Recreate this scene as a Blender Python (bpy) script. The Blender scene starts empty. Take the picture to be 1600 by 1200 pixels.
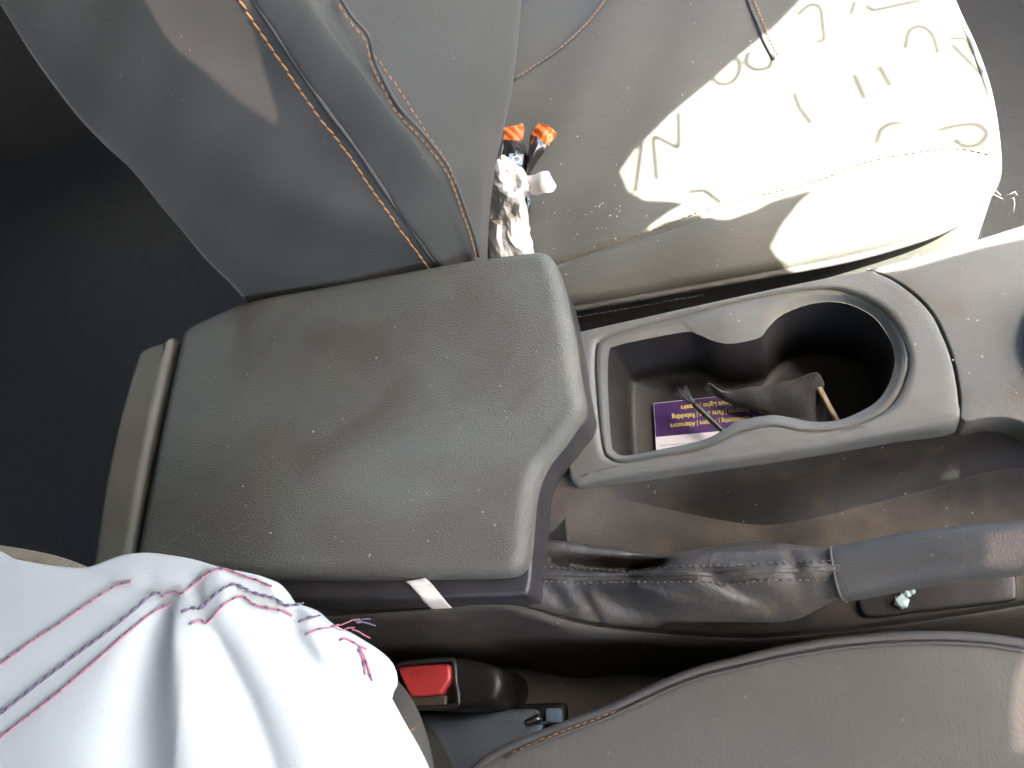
import bpy, bmesh, math, random
from mathutils import Vector, Matrix
from mathutils.geometry import tessellate_polygon

random.seed(4)
C = bpy.context.scene.collection
scene = bpy.context.scene
# ---------------------------------------------------------------- camera, sky, sun, exposure
# metres; +x is the front of the car, +y the passenger side, +z up; the car floor is near z = 0.12
cam = bpy.data.cameras.new('camera')
cam.lens = 28.125; cam.sensor_width = 36; cam.clip_start = .02; cam.clip_end = 200
cam.dof.use_dof = True; cam.dof.focus_distance = .50; cam.dof.aperture_fstop = 14
cam_o = bpy.data.objects.new('camera', cam); C.objects.link(cam_o)
cam_o.matrix_world = Matrix(((.95126, .14967, .26965, 0), (-.01584, .89690, -.44195, 0), (-.30800, .41614, .85555, .89), (0, 0, 0, 1)))
scene.camera = cam_o
TO_SUN = Vector((.5, -.15, .85)).normalized()
world = bpy.data.worlds.new('World'); scene.world = world; world.use_nodes = True
wn = world.node_tree
sky = wn.nodes.new('ShaderNodeTexSky'); sky.sky_type = 'NISHITA'; sky.sun_disc = False
sky.sun_elevation = math.asin(TO_SUN.z); sky.sun_rotation = math.atan2(TO_SUN.x, TO_SUN.y)
sky.dust_density = 6; sky.air_density = .9; sky.ozone_density = 0
wn.links.new(sky.outputs[0], wn.nodes['Background'].inputs[0])
wn.nodes['Background'].inputs[1].default_value = .15
sun = bpy.data.lights.new('sun', 'SUN'); sun.energy = 5; sun.angle = math.radians(.3); sun.color = (1, .95, .86)
sun_o = bpy.data.objects.new('sun', sun); C.objects.link(sun_o)
sun_o.rotation_euler = TO_SUN.to_track_quat('Z', 'Y').to_euler()
scene.view_settings.view_transform = 'Standard'; scene.view_settings.look = 'None'
scene.view_settings.exposure = 4.25; scene.view_settings.gamma = 1
scene.cycles.max_bounces = 8; scene.cycles.diffuse_bounces = 5; scene.cycles.glossy_bounces = 4
scene.cycles.transparent_max_bounces = 12
scene.cycles.use_denoising = True
scene.cycles.sample_clamp_indirect = 6

# --- heights of the soft and moulded surfaces
def bump1(t, w):
    return math.exp(-(t / w) ** 2)
def sstep(a, b, t):
    t = max(0., min(1., (t - a) / (b - a))); return t * t * (3 - 2 * t)
def lid_z(x, y):
    # raised half towards the passenger, a lower shoulder towards the hand brake that fades out to the rear
    yc = .178 + .05 * (x + .10)
    d = sstep(-.30, -.10, x)
    return .5 - .014 * d * sstep(.014, -.018, y - yc) - .25 * (y - .19) ** 2 - .05 * max(0, -.3 - x)
def panel_z(x, y):
    return .45 + .12 * (x + .10)
def seam_y(x):
    return .342 + .13 * (x + .115) if x < .10 else .370 - .30 * max(0., x - .13)
def pcush_z(x, y):
    d = y - seam_y(x)
    z = .405 + .010 * bump1(y - .335, .03) - .005 * bump1(d, .004)
    z -= .006 * sstep(.36, .48, y) * sstep(.2, -.05, x)
    z += .0022 * math.sin(26 * x + 40 * y) * bump1(y - .36, .06) + .0012 * math.sin(70 * x - 33 * y)
    return z
def dcush_z(x, y):
    return .44 + .006 * math.sin(9 * x + 5 * y) - .10 * max(0, .05 - y) ** 2
FOLDS = (   # ridge or valley lines of the cloth: points, height, half width at the start and at the end
    ([(-.2919, .0794, .55), (-.2973, .0617, .55), (-.2987, .0408, .55), (-.2967, .0208, .55), (-.2868, -.0265, .55)], -.017, .008, .022),
    ([(-.2869, .0816, .55), (-.2797, .0607, .55), (-.2726, .0397, .55), (-.2644, .0118, .55), (-.2538, -.0263, .55)], .008, .005, .016),
    ([(-.2642, .0694, .55), (-.2534, .0532, .55), (-.2421, .0356, .55), (-.2296, .011, .55), (-.2155, -.026, .55)], -.006, .003, .007),
    ([(-.259, .0776, .55), (-.2395, .0554, .55), (-.2225, .0321, .55), (-.2072, .008, .55), (-.1942, -.0259, .55)], .006, .006, .013),
    ([(-.2286, .0679, .55), (-.2135, .0511, .55), (-.1984, .0311, .55), (-.1837, .0075, .55), (-.1707, -.0257, .55)], -.007, .004, .008),
    ([(-.2207, .0719, .55), (-.2036, .0534, .55), (-.1872, .0307, .55), (-.1745, .0073, .55), (-.1593, -.0257, .55)], .005, .004, .008),
    ([(-.2033, .0633, .55), (-.1912, .0471, .55), (-.1793, .0304, .55), (-.167, .0072, .55), (-.1509, -.0256, .55)], -.005, .003, .006),
    ([(-.1912, .0583, .55), (-.1832, .0439, .55), (-.1713, .0275, .55), (-.1587, .007, .55), (-.1426, -.0255, .55)], .004, .004, .007),
    ([(-.3142, .0964, .55), (-.2992, .0919, .55), (-.2835, .0916, .55), (-.2683, .0926, .55)], -.004, .006, .008),
    ([(-.3837, .1093, .55), (-.3464, .1008, .55), (-.3147, .0898, .55), (-.2921, .0807, .55)], -.0035, .006, .006),
    ([(-.2678, .1006, .55), (-.2625, .0921, .55), (-.2582, .0823, .55), (-.2577, .0745, .55)], .0035, .005, .005),
    ([(-.2816, .0937, .55), (-.2753, .0851, .55), (-.2708, .0769, .55), (-.2671, .069, .55)], -.004, .004, .004),
    ([(-.2259, .0798, .55), (-.2236, .0751, .55), (-.2204, .0689, .55)], -.004, .004, .004),
    ([(-.3678, .0317, .55), (-.3422, .0135, .55), (-.3252, -.0059, .55), (-.3122, -.0267, .55)], .004, .02, .03))
def fold_sum(folds, x, y):
    z = 0.
    for pts, amp, w0, w1 in folds:
        best = 1e9; bt = 0.; n = len(pts) - 1
        for i in range(n):
            ax_, ay_ = pts[i][0], pts[i][1]; dx, dy = pts[i + 1][0] - ax_, pts[i + 1][1] - ay_
            t = ((x - ax_) * dx + (y - ay_) * dy) / (dx * dx + dy * dy); t = 0. if t < 0 else 1. if t > 1 else t
            d = (x - ax_ - t * dx) ** 2 + (y - ay_ - t * dy) ** 2
            if d < best: best = d; bt = (i + t) / n
        w = w0 + (w1 - w0) * bt
        if best < 9 * w * w: z += amp * sstep(-.15, .25, bt) * math.exp(-best / (w * w)) * (1 if n > 3 else sstep(1.3, .7, bt))
    return z
def cloth_z(x, y):
    z = .553 - .25 * max(0, x + .27) - .55 * max(0, x + .21) - .10 * max(0, y - .07)
    return z + .45 * fold_sum(FOLDS, x, y) - .9 * max(0., -.14 - y) - .5 * max(0., -.5 - x)
# --- end heights

# ---------------------------------------------------------------- materials
MATS = {}
def mat(name, col, rough=.5, var=.15, vscale=8, dust=0., dust_col=(.13, .10, .07), dscale=18, dust_lo=.42, dust_hi=.72,
        bump=None, bdist=.0006, spec=.5, sheen=0., stretch=(1, 1, 1), metal=0., speck=0., rvar=.12, trans=0., settle_shade=False, stain=None):
    """bump: list of (kind, scale, weight)"""
    if name in MATS: return MATS[name]
    m = bpy.data.materials.new(name); m.use_nodes = True; nt = m.node_tree; N = nt.nodes; Lk = nt.links
    b = N['Principled BSDF']
    tc = N.new('ShaderNodeTexCoord'); geo = N.new('ShaderNodeNewGeometry')
    mp = N.new('ShaderNodeMapping'); mp.inputs['Scale'].default_value = stretch
    Lk.new(geo.outputs['Position'], mp.inputs[0])
    n1 = N.new('ShaderNodeTexNoise'); n1.inputs['Scale'].default_value = vscale; n1.inputs['Detail'].default_value = 8
    n1.inputs['Roughness'].default_value = .62
    Lk.new(mp.outputs[0], n1.inputs['Vector'])
    mr = N.new('ShaderNodeMapRange'); mr.inputs[1].default_value = .3; mr.inputs[2].default_value = .7
    mr.inputs[3].default_value = 1 - var; mr.inputs[4].default_value = 1 + var
    Lk.new(n1.outputs[0], mr.inputs[0])
    mul = N.new('ShaderNodeMix'); mul.data_type = 'RGBA'; mul.blend_type = 'MULTIPLY'; mul.inputs[0].default_value = 1
    mul.inputs[6].default_value = (*col, 1); Lk.new(mr.outputs[0], mul.inputs[7])
    out = mul.outputs[2]
    if dust > 0:
        n2 = N.new('ShaderNodeTexNoise'); n2.inputs['Scale'].default_value = dscale; n2.inputs['Detail'].default_value = 10
        n2.inputs['Roughness'].default_value = .7
        Lk.new(geo.outputs['Position'], n2.inputs['Vector'])
        d = N.new('ShaderNodeMapRange'); d.inputs[1].default_value = dust_lo; d.inputs[2].default_value = dust_hi
        d.inputs[4].default_value = dust; Lk.new(n2.outputs[0], d.inputs[0])
        mx = N.new('ShaderNodeMix'); mx.data_type = 'RGBA'; mx.inputs[7].default_value = (*dust_col, 1)
        if settle_shade:      # dust settles on up-facing faces; walls kept dark in colour for their shade
            sx_ = N.new('ShaderNodeSeparateXYZ'); Lk.new(geo.outputs['True Normal'], sx_.inputs[0])
            up = N.new('ShaderNodeMapRange'); up.inputs[1].default_value = .55; up.inputs[2].default_value = 1.0; Lk.new(sx_.outputs[2], up.inputs[0])
            dm = N.new('ShaderNodeMath'); dm.operation = 'MULTIPLY'; Lk.new(d.outputs[0], dm.inputs[0]); Lk.new(up.outputs[0], dm.inputs[1])
            Lk.new(dm.outputs[0], mx.inputs[0])
        else: Lk.new(d.outputs[0], mx.inputs[0])
        Lk.new(out, mx.inputs[6]); out = mx.outputs[2]
    if stain:           # dirt with a shape of its own: (colour, scale, low, high, strength)
        n3 = N.new('ShaderNodeTexNoise'); n3.inputs['Scale'].default_value = stain[1]; n3.inputs['Detail'].default_value = 6; n3.inputs['Distortion'].default_value = .8
        of = N.new('ShaderNodeVectorMath'); of.inputs[1].default_value = (3.1, 1.7, .4); Lk.new(geo.outputs['Position'], of.inputs[0]); Lk.new(of.outputs[0], n3.inputs['Vector'])
        d3 = N.new('ShaderNodeMapRange'); d3.inputs[1].default_value = stain[2]; d3.inputs[2].default_value = stain[3]; d3.inputs[4].default_value = stain[4]; Lk.new(n3.outputs[0], d3.inputs[0])
        mx = N.new('ShaderNodeMix'); mx.data_type = 'RGBA'; mx.inputs[7].default_value = (*stain[0], 1)
        Lk.new(d3.outputs[0], mx.inputs[0]); Lk.new(out, mx.inputs[6]); out = mx.outputs[2]
    if speck > 0:
        v = N.new('ShaderNodeTexVoronoi'); v.inputs['Scale'].default_value = 170
        Lk.new(geo.outputs['Position'], v.inputs['Vector'])
        v2 = N.new('ShaderNodeTexNoise'); v2.inputs['Scale'].default_value = 60; v2.inputs['Detail'].default_value = 3
        Lk.new(geo.outputs['Position'], v2.inputs['Vector'])
        lt = N.new('ShaderNodeMapRange'); lt.inputs[1].default_value = .10; lt.inputs[2].default_value = .06; Lk.new(v.outputs[0], lt.inputs[0])
        l2 = N.new('ShaderNodeMapRange'); l2.inputs[1].default_value = .56; l2.inputs[2].default_value = .60; l2.inputs[4].default_value = speck
        Lk.new(v2.outputs[0], l2.inputs[0])
        mm = N.new('ShaderNodeMath'); mm.operation = 'MULTIPLY'; Lk.new(lt.outputs[0], mm.inputs[0]); Lk.new(l2.outputs[0], mm.inputs[1])
        mx = N.new('ShaderNodeMix'); mx.data_type = 'RGBA'; mx.inputs[7].default_value = (.30, .27, .22, 1)
        Lk.new(mm.outputs[0], mx.inputs[0]); Lk.new(out, mx.inputs[6]); out = mx.outputs[2]
    Lk.new(out, b.inputs['Base Color'])
    r = N.new('ShaderNodeMapRange'); r.inputs[1].default_value = .3; r.inputs[2].default_value = .7
    r.inputs[3].default_value = max(.02, rough - rvar); r.inputs[4].default_value = min(1, rough + rvar)
    Lk.new(n1.outputs[0], r.inputs[0]); Lk.new(r.outputs[0], b.inputs['Roughness'])
    b.inputs['Specular IOR Level'].default_value = spec; b.inputs['Metallic'].default_value = metal
    b.inputs['Sheen Weight'].default_value = sheen; b.inputs['Transmission Weight'].default_value = trans
    if bump:
        acc = None
        for kind, sc, w in bump:
            if kind == 'noise':
                t = N.new('ShaderNodeTexNoise'); t.inputs['Scale'].default_value = sc; t.inputs['Detail'].default_value = 5; o = t.outputs[0]
                Lk.new(mp.outputs[0], t.inputs['Vector'])
            elif kind == 'grain':
                t = N.new('ShaderNodeTexVoronoi'); t.feature = 'F1'; t.inputs['Scale'].default_value = sc
                wv = N.new('ShaderNodeTexNoise'); wv.inputs['Scale'].default_value = sc * .35; wv.inputs['Detail'].default_value = 2
                Lk.new(geo.outputs['Position'], wv.inputs['Vector'])
                ad = N.new('ShaderNodeVectorMath'); ad.operation = 'MULTIPLY_ADD'; ad.inputs[1].default_value = (1.1 / sc,) * 3
                Lk.new(wv.outputs[1], ad.inputs[0]); Lk.new(geo.outputs['Position'], ad.inputs[2])
                Lk.new(ad.outputs[0], t.inputs['Vector']); o = t.outputs[0]
            else:
                t = N.new('ShaderNodeTexWave'); t.inputs['Scale'].default_value = sc; t.inputs['Distortion'].default_value = .6
                t.bands_direction = kind; o = t.outputs[1] if False else t.outputs['Fac']
                Lk.new(mp.outputs[0], t.inputs['Vector'])
            s = N.new('ShaderNodeMath'); s.operation = 'MULTIPLY'; s.inputs[1].default_value = w; Lk.new(o, s.inputs[0])
            if acc is None: acc = s.outputs[0]
            else:
                a = N.new('ShaderNodeMath'); Lk.new(acc, a.inputs[0]); Lk.new(s.outputs[0], a.inputs[1]); acc = a.outputs[0]
        bp = N.new('ShaderNodeBump'); bp.inputs['Strength'].default_value = 1; bp.inputs['Distance'].default_value = bdist
        Lk.new(acc, bp.inputs['Height']); Lk.new(bp.outputs[0], b.inputs['Normal'])
    MATS[name] = m; return m

def plain(name, col, rough=.5, metal=0., spec=.5):
    if name in MATS: return MATS[name]
    m = bpy.data.materials.new(name); m.use_nodes = True; b = m.node_tree.nodes['Principled BSDF']
    b.inputs['Base Color'].default_value = (*col, 1); b.inputs['Roughness'].default_value = rough
    b.inputs['Metallic'].default_value = metal; b.inputs['Specular IOR Level'].default_value = spec
    MATS[name] = m; return m

LID = mat('lid_leatherette', (.086, .091, .080), .60, .16, 10, stain=((.066, .058, .047), 13, .46, .70, .7), dust=.6, dust_col=(.125, .122, .095), dscale=8, spec=.4,
          bump=[('grain', 950, 1.), ('noise', 1400, .3)], bdist=.00034, speck=.8)
DUSTY = mat('dusty_trim', (.105, .105, .080), .6, .2, 20, dust=.6, dust_col=(.11, .09, .06), bump=[('noise', 1400, 1.)], bdist=.0002, speck=.6)
PANEL = mat('panel_plastic', (.092, .096, .086), .56, .08, 30, stain=((.085, .068, .048), 30, .56, .72, .6), dust=.35, dust_col=(.15, .125, .09), dscale=24,
            bump=[('noise', 1500, 1.), ('grain', 900, .4)], bdist=.0002, speck=1., spec=.5)
BODY = mat('console_plastic', (.034, .032, .029), .68, .25, 25, stain=((.088, .065, .044), 34, .52, .74, .55), dust=.8, dust_col=(.080, .070, .056), dscale=30, dust_lo=.36, dust_hi=.66, spec=.2, settle_shade=True,
           bump=[('grain', 1200, .6), ('noise', 1500, .6)], bdist=.0002, speck=1.)
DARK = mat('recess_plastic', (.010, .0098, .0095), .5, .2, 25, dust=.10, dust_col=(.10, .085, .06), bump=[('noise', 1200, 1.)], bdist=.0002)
BLACK = mat('black_plastic', (.014, .014, .014), .42, .2, 30, dust=.12, dust_col=(.10, .08, .06), bump=[('noise', 1200, 1.)], bdist=.0002)
TRIM = mat('grey_blue_plastic', (.15, .17, .19), .5, .15, 40, bump=[('grain', 900, 1.)], bdist=.0003)
FABRIC = mat('seat_cover_fabric', (.057, .0585, .049), .72, .10, 9, dust=.35, dust_col=(.098, .092, .070), dscale=9, dust_lo=.45, dust_hi=.75,
             bump=[('noise', 700, 1.), ('noise', 60, 2.)], bdist=.0004, stretch=(.35, 1, 1), sheen=.05, spec=.3, speck=.5)
FABRIC_D = mat('driver_cover_fabric', (.074, .074, .063), .72, .10, 9, dust=.35, dust_col=(.105, .096, .074), dscale=14,
               bump=[('noise', 900, 1.), ('noise', 60, 1.5)], bdist=.0003, stretch=(1, .4, 1), sheen=.05, spec=.3, speck=.4)
FABRIC_B = mat('backrest_cover_fabric', (.045, .0475, .0425), .70, .09, 7, dust=.12, dust_col=(.13, .11, .09), dscale=6,
               bump=[('noise', 900, 1.), ('noise', 30, 2.)], bdist=.0003, stretch=(.15, 1, 1), sheen=.05, spec=.35, speck=.35)
PIPE = mat('piping_fabric', (.05, .048, .045), .65, .1, 20, bump=[('noise', 800, 1.)], bdist=.0002)
LEATHER = mat('gaiter_leather', (.038, .037, .034), .54, .2, 20, dust=.85, dust_col=(.12, .094, .066), dscale=16, dust_lo=.38, dust_hi=.74,
              bump=[('grain', 1200, .3), ('noise', 130, 2.5)], bdist=.0005, speck=.4)
GRIP = mat('grip_leatherette', (.045, .0445, .040), .62, .15, 20, bump=[('grain', 1300, 1.)], bdist=.00018, speck=.4)
CARPET = mat('carpet', (.040, .044, .045), .95, .12, 60, bump=[('noise', 900, 1.)], bdist=.0003, spec=.1)
CLOTH = mat('white_cloth', (.52, .55, .525), .75, .03, 20, bump=[('noise', 900, .6), ('noise', 60, .8)], bdist=.0003, spec=.25, sheen=.1)
ORANGE_T = mat('orange_thread', (.30, .135, .042), .7, .2, 90)
TAN_T = mat('dusty_thread', (.11, .075, .045), .8, .2, 90)
GREY_T = mat('grey_thread', (.075, .062, .048), .8, .2, 90)
PINK_T = mat('pink_thread', (.42, .15, .20), .7, .3, 240)
NAVY_T = mat('navy_thread', (.13, .10, .15), .7, .3, 240)

# ---------------------------------------------------------------- mesh helpers
def obj(name, verts, faces, m, parent=None, smooth=True, kind=None):
    me = bpy.data.meshes.new(name); me.from_pydata([tuple(v) for v in verts], [], faces); me.update()
    bm = bmesh.new(); bm.from_mesh(me); bmesh.ops.recalc_face_normals(bm, faces=bm.faces); bm.to_mesh(me); bm.free()
    if smooth:
        for p in me.polygons: p.use_smooth = True
    me.materials.append(m)
    o = bpy.data.objects.new(name, me); C.objects.link(o)
    if parent: o.parent = parent
    if kind: o['kind'] = kind
    return o
def thing(name, label, cat, group=None):
    o = bpy.data.objects.new(name, None); C.objects.link(o); o.empty_display_size = .02
    o['label'] = label; o['category'] = cat
    if group: o['group'] = group
    return o
def tag(o, label, cat, group=None):
    o['label'] = label; o['category'] = cat
    if group: o['group'] = group
    return o
def struct(o):
    o['kind'] = 'structure'; return o
def crv(pts, n, closed=False, smooth=True):
    """n points along a Catmull-Rom curve (or a polyline) through pts, evenly spaced"""
    P = [Vector(p) for p in pts]; k = len(P); fine = []
    segs = k if closed else k - 1
    for i in range(segs):
        if closed: a, b, c, d = P[(i - 1) % k], P[i], P[(i + 1) % k], P[(i + 2) % k]
        else: a, b, c, d = P[max(i - 1, 0)], P[i], P[i + 1], P[min(i + 2, k - 1)]
        for j in range(16):
            t = j / 16
            if smooth:
                fine.append(.5 * ((2 * b) + (c - a) * t + (2 * a - 5 * b + 4 * c - d) * t * t + (3 * b - 3 * c + d - a) * t ** 3))
            else: fine.append(b.lerp(c, t))
    fine.append(P[0] if closed else P[-1])
    acc = [0.]
    for i in range(1, len(fine)): acc.append(acc[-1] + (fine[i] - fine[i - 1]).length)
    res = []; j = 0
    for i in range(n):
        s = acc[-1] * (i / n if closed else i / (n - 1))
        while j < len(fine) - 2 and acc[j + 1] < s: j += 1
        w = (s - acc[j]) / max(1e-9, acc[j + 1] - acc[j]); res.append(fine[j].lerp(fine[j + 1], min(1, w)))
    return res
def crv_row(pts, n):
    """Catmull-Rom at equal parameter steps, so rows keep their correspondence"""
    P = [Vector(p) for p in pts]; k = len(P); res = []
    for i in range(n):
        s = (k - 1) * i / (n - 1); j = min(int(s), k - 2); t = s - j
        a, b, c, d = P[max(j - 1, 0)], P[j], P[j + 1], P[min(j + 2, k - 1)]
        res.append(.5 * ((2 * b) + (c - a) * t + (2 * a - 5 * b + 4 * c - d) * t * t + (3 * b - 3 * c + d - a) * t ** 3))
    return res
def grid_faces(nr, nc, wrap=False, off=0):
    F = []
    for i in range(nr - 1):
        for j in range(nc if wrap else nc - 1):
            k = (j + 1) % nc
            F.append((off + i * nc + j, off + i * nc + k, off + (i + 1) * nc + k, off + (i + 1) * nc + j))
    return F
def loft(name, rows, nr, nc, m, parent=None, disp=None, thick=0.):
    """a smooth sheet through rows of points"""
    R = [crv_row(r, nc) for r in rows]
    cols = [crv_row([R[i][j] for i in range(len(R))], nr) for j in range(nc)]
    V = [cols[j][i] for i in range(nr) for j in range(nc)]
    if disp: V = [disp(v) for v in V]
    o = obj(name, V, grid_faces(nr, nc), m, parent)
    if thick:
        s = o.modifiers.new('thickness', 'SOLIDIFY'); s.thickness = thick; s.offset = -1
    return o, V
def norms2(loop):
    n = len(loop); area = sum(loop[i].x * loop[(i + 1) % n].y - loop[(i + 1) % n].x * loop[i].y for i in range(n)); sg = 1 if area > 0 else -1
    out = []
    for i in range(n):
        t = loop[(i + 1) % n] - loop[i - 1]; out.append(Vector((t.y, -t.x)).normalized() * sg)
    return out
def plate(name, outline, zf, r, skirt, m, parent=None, n=220, rings=22, center=None, smooth_outline=True, draft=0., rsteps=6, zside=None):
    """a moulded pad: outline seen from above, top height zf(x, y), edge radius r, side wall of depth skirt"""
    L0 = [Vector((p.x, p.y)) for p in crv([(q[0], q[1], 0) for q in outline], n, True, smooth_outline)]
    nn = norms2(L0)
    for _ in range(3): nn = [((nn[i - 1] + nn[i] * 2 + nn[(i + 1) % n]) / 4).normalized() for i in range(n)]
    V = []
    for i in range(n):
        p = L0[i] + nn[i] * draft; ci = L0[i] - nn[i] * r
        V.append((p.x, p.y, zf(ci.x, ci.y) - r - skirt))
    for k in range(rsteps + 1):
        th = math.pi / 2 * (1 - k / rsteps)
        for i in range(n):
            ci = L0[i] - nn[i] * r; p = L0[i] - nn[i] * r * (1 - math.sin(th))
            V.append((p.x, p.y, zf(ci.x, ci.y) - r * (1 - math.cos(th))))
    inner = [L0[i] - nn[i] * r for i in range(n)]
    c = Vector(center) if center else sum(inner, Vector((0, 0))) / n
    for k in range(1, rings):
        s = 1 - k / rings
        for i in range(n):
            p = c + (inner[i] - c) * s; V.append((p.x, p.y, zf(p.x, p.y)))
    nr = 1 + rsteps + 1 + rings - 1
    Fc = grid_faces(nr, n, True); V.append((c.x, c.y, zf(c.x, c.y))); last = (nr - 1) * n
    for i in range(n): Fc.append((last + i, last + (i + 1) % n, len(V) - 1))
    return obj(name, V, Fc, m, parent)
def tube_data(pts, r, seg=8, flat=1., caps=True, up=Vector((0, 0, 1))):
    V, Fc = [], []; n = len(pts)
    for i, p in enumerate(pts):
        t = (pts[min(i + 1, n - 1)] - pts[max(i - 1, 0)]).normalized()
        a = t.cross(up)
        if a.length < 1e-4: a = t.cross(Vector((1, 0, 0)))
        a.normalize(); b = a.cross(t).normalized(); ri = r[i] if isinstance(r, (list, tuple)) else r
        for k in range(seg):
            th = 2 * math.pi * k / seg; V.append(p + a * math.cos(th) * ri + b * math.sin(th) * ri * flat)
    Fc = grid_faces(n, seg, True)
    if caps: Fc.append(tuple(range(seg))); Fc.append(tuple((n - 1) * seg + k for k in range(seg)))
    return V, Fc
def tube(name, pts, r, m, parent=None, seg=8, n=None, flat=1., smooth=True, kind=None):
    Q = crv(pts, n or len(pts) * 6, smooth=smooth)
    V, Fc = tube_data(Q, r, seg, flat); return obj(name, V, Fc, m, parent, kind=kind)
def stitch(name, pts, m, parent, dash=.0042, gap=.0014, r=.0006, jitter=.0002, lift=.0004, slant=0., smooth=True):
    """a row of sewn stitches along a line"""
    Q = crv(pts, 400, smooth=smooth); acc = [0.]
    for i in range(1, 400): acc.append(acc[-1] + (Q[i] - Q[i - 1]).length)
    def at(s):
        import bisect
        j = min(max(bisect.bisect(acc, s) - 1, 0), 398); w = (s - acc[j]) / max(1e-9, acc[j + 1] - acc[j]); return Q[j].lerp(Q[j + 1], w)
    V, Fc = [], []; s = 0
    while s + dash < acc[-1]:
        a, b = at(s), at(s + dash); t = (b - a).normalized(); sd = t.cross(Vector((0, 0, 1)))
        j = Vector((random.uniform(-1, 1), random.uniform(-1, 1), 0)) * jitter
        a = a + sd * slant + j; b = b - sd * slant + j; mid = (a + b) / 2 + Vector((0, 0, lift))
        v, f = tube_data([a, a.lerp(mid, .5) + Vector((0, 0, lift * .4)), mid, b.lerp(mid, .5) + Vector((0, 0, lift * .4)), b], [r * .5, r, r, r, r * .5], 6)
        o = len(V); V += v; Fc += [tuple(i + o for i in q) for q in f]; s += dash + gap
    return obj(name, V, Fc, m, parent, kind='stuff')
def box_data(c, sx, sy, sz, rot=None):
    V = [Vector((x * sx / 2, y * sy / 2, z * sz / 2)) for x in (-1, 1) for y in (-1, 1) for z in (-1, 1)]
    if rot: V = [rot @ v for v in V]
    V = [v + Vector(c) for v in V]
    return V, [(0, 1, 3, 2), (4, 6, 7, 5), (0, 4, 5, 1), (2, 3, 7, 6), (0, 2, 6, 4), (1, 5, 7, 3)]
def block(name, c, s, m, parent=None, bev=.003, rot=None):
    V, Fc = box_data(c, *s, rot); o = obj(name, V, Fc, m, parent, smooth=False)
    if bev:
        b = o.modifiers.new('bevel', 'BEVEL'); b.width = bev; b.segments = 3; b.harden_normals = False
        for p in o.data.polygons: p.use_smooth = True
    return o
def prism(name, poly, h, m, parent=None, bev=0.):
    """a flat piece: a closed outline of 3-D points and a thickness downwards"""
    n = len(poly); V = [Vector(p) for p in poly] + [Vector(p) - Vector((0, 0, h)) for p in poly]
    Fc = [tuple(range(n)), tuple(range(2 * n - 1, n - 1, -1))] + [(i, (i + 1) % n, n + (i + 1) % n, n + i) for i in range(n)]
    o = obj(name, V, Fc, m, parent, smooth=False)
    if bev:
        b = o.modifiers.new('bevel', 'BEVEL'); b.width = bev; b.segments = 3
        for p in o.data.polygons: p.use_smooth = True
    return o

# ---------------------------------------------------------------- floor, and unseen doors, dash and roof added to shape the light
FLOOR_Z = .12
V, Fc = box_data((-.1, .15, FLOOR_Z - .02), 3.0, 2.2, .04); struct(obj('floor', V, Fc, CARPET, smooth=False))
V, Fc = box_data((.55, .60, .17), .75, .8, .02); struct(obj('passenger_floor_mat', V, Fc, mat('floor_mat', (.045, .048, .046), .7, .25, 40, bump=[('noise', 300, 1.)], bdist=.001), smooth=False))
HEAD = mat('headliner', (.42, .39, .34), .9, .05, 20)
DOORM = mat('door_trim', (.05, .048, .045), .6, .1, 20)
for nm, c, s in (('door_panel', (-.1, -.72, .48), (3.0, .06, .72)), ('door_panel', (-.1, 1.02, .38), (3.0, .06, .52)),  # unseen doors; the driver's is raised to block side light
                 ('rear_wall', (-1.45, .15, .62), (.06, 1.7, 1.0)), ('rear_quarter', (-1.0, 1.02, .88), (.9, .06, .48)), ('rear_quarter', (-1.0, -.72, .88), (.9, .06, .48)),
                 ('dashboard', (.80, .15, .42), (.25, 1.7, .60))):
    V, Fc = box_data(c, *s); struct(obj(nm, V, Fc, CARPET if nm[:4] == 'rear' else DOORM, smooth=False))
ROOF_Z = 1.12
def to_roof(p):
    p = Vector(p); return p + TO_SUN * ((ROOF_Z - p.z) / TO_SUN.z)
lit = [(-.0662, .4209, .4028), (-.0534, .44, .401), (-.0232, .4677, .4005), (.0095, .4918, .3997), (.0372, .5139, .3995), (.0643, .5307, .4011), (.0868, .5489, .403), (.1084, .576, .4043)] \
    + [(.16, .60, .40), (.30, .60, .40), (.30, .30, .45)] + [(.1538, .25, .4805), (.1361, .2504, .4783), (.1176, .2496, .4761), (.0984, .248, .4738), (.0766, .2499, .4712)] \
    + [(.0799, .2889, .4073), (.0607, .2919, .4076), (.0463, .3016, .4079), (.0348, .312, .4102), (.0316, .3203, .4131), (.0413, .3342, .4156), (.0544, .351, .4119), (.0664, .3672, .4013), (.0455, .3632, .4035), (.0288, .3501, .4146), (.0111, .3451, .4171), (-.0017, .3485, .4161), (-.0098, .3598, .4105), (-.0327, .3589, .4104), (-.056, .3518, .4084), (-.0456, .3597, .4106), (-.0319, .3693, .4086), (-.0213, .3744, .4074), (-.0311, .38, .4065), (-.0495, .3855, .4073), (-.0608, .3978, .4064)]
dim_sun = [[(-.2462, .34, .5725), (-.2532, .343, .5843), (-.261, .348, .609), (-.2713, .357, .6375), (-.2718, .361, .651), (-.2676, .368, .6776), (-.2608, .372, .6933), (-.2092, .372, .676), (-.2138, .367, .6582), (-.2247, .36, .6337), (-.2323, .352, .6105), (-.2418, .341, .5769)],
          [(.0997, .1441, .425), (.102, .1462, .434), (.107, .1473, .441), (.1154, .1455, .439), (.1234, .1423, .437), (.114, .1424, .434)],
          [(.0879, .095, .49), (.0828, .0833, .485), (.1057, .0751, .49), (.1148, .0743, .49), (.1186, .0966, .5), (.1092, .0962, .5)],
          [(.0978, .0393, .4453), (.0925, .0243, .4448), (.0894, .0079, .4443), (.1064, .0054, .4448), (.1187, .0508, .4458), (.1072, .0509, .4456)]]
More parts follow.
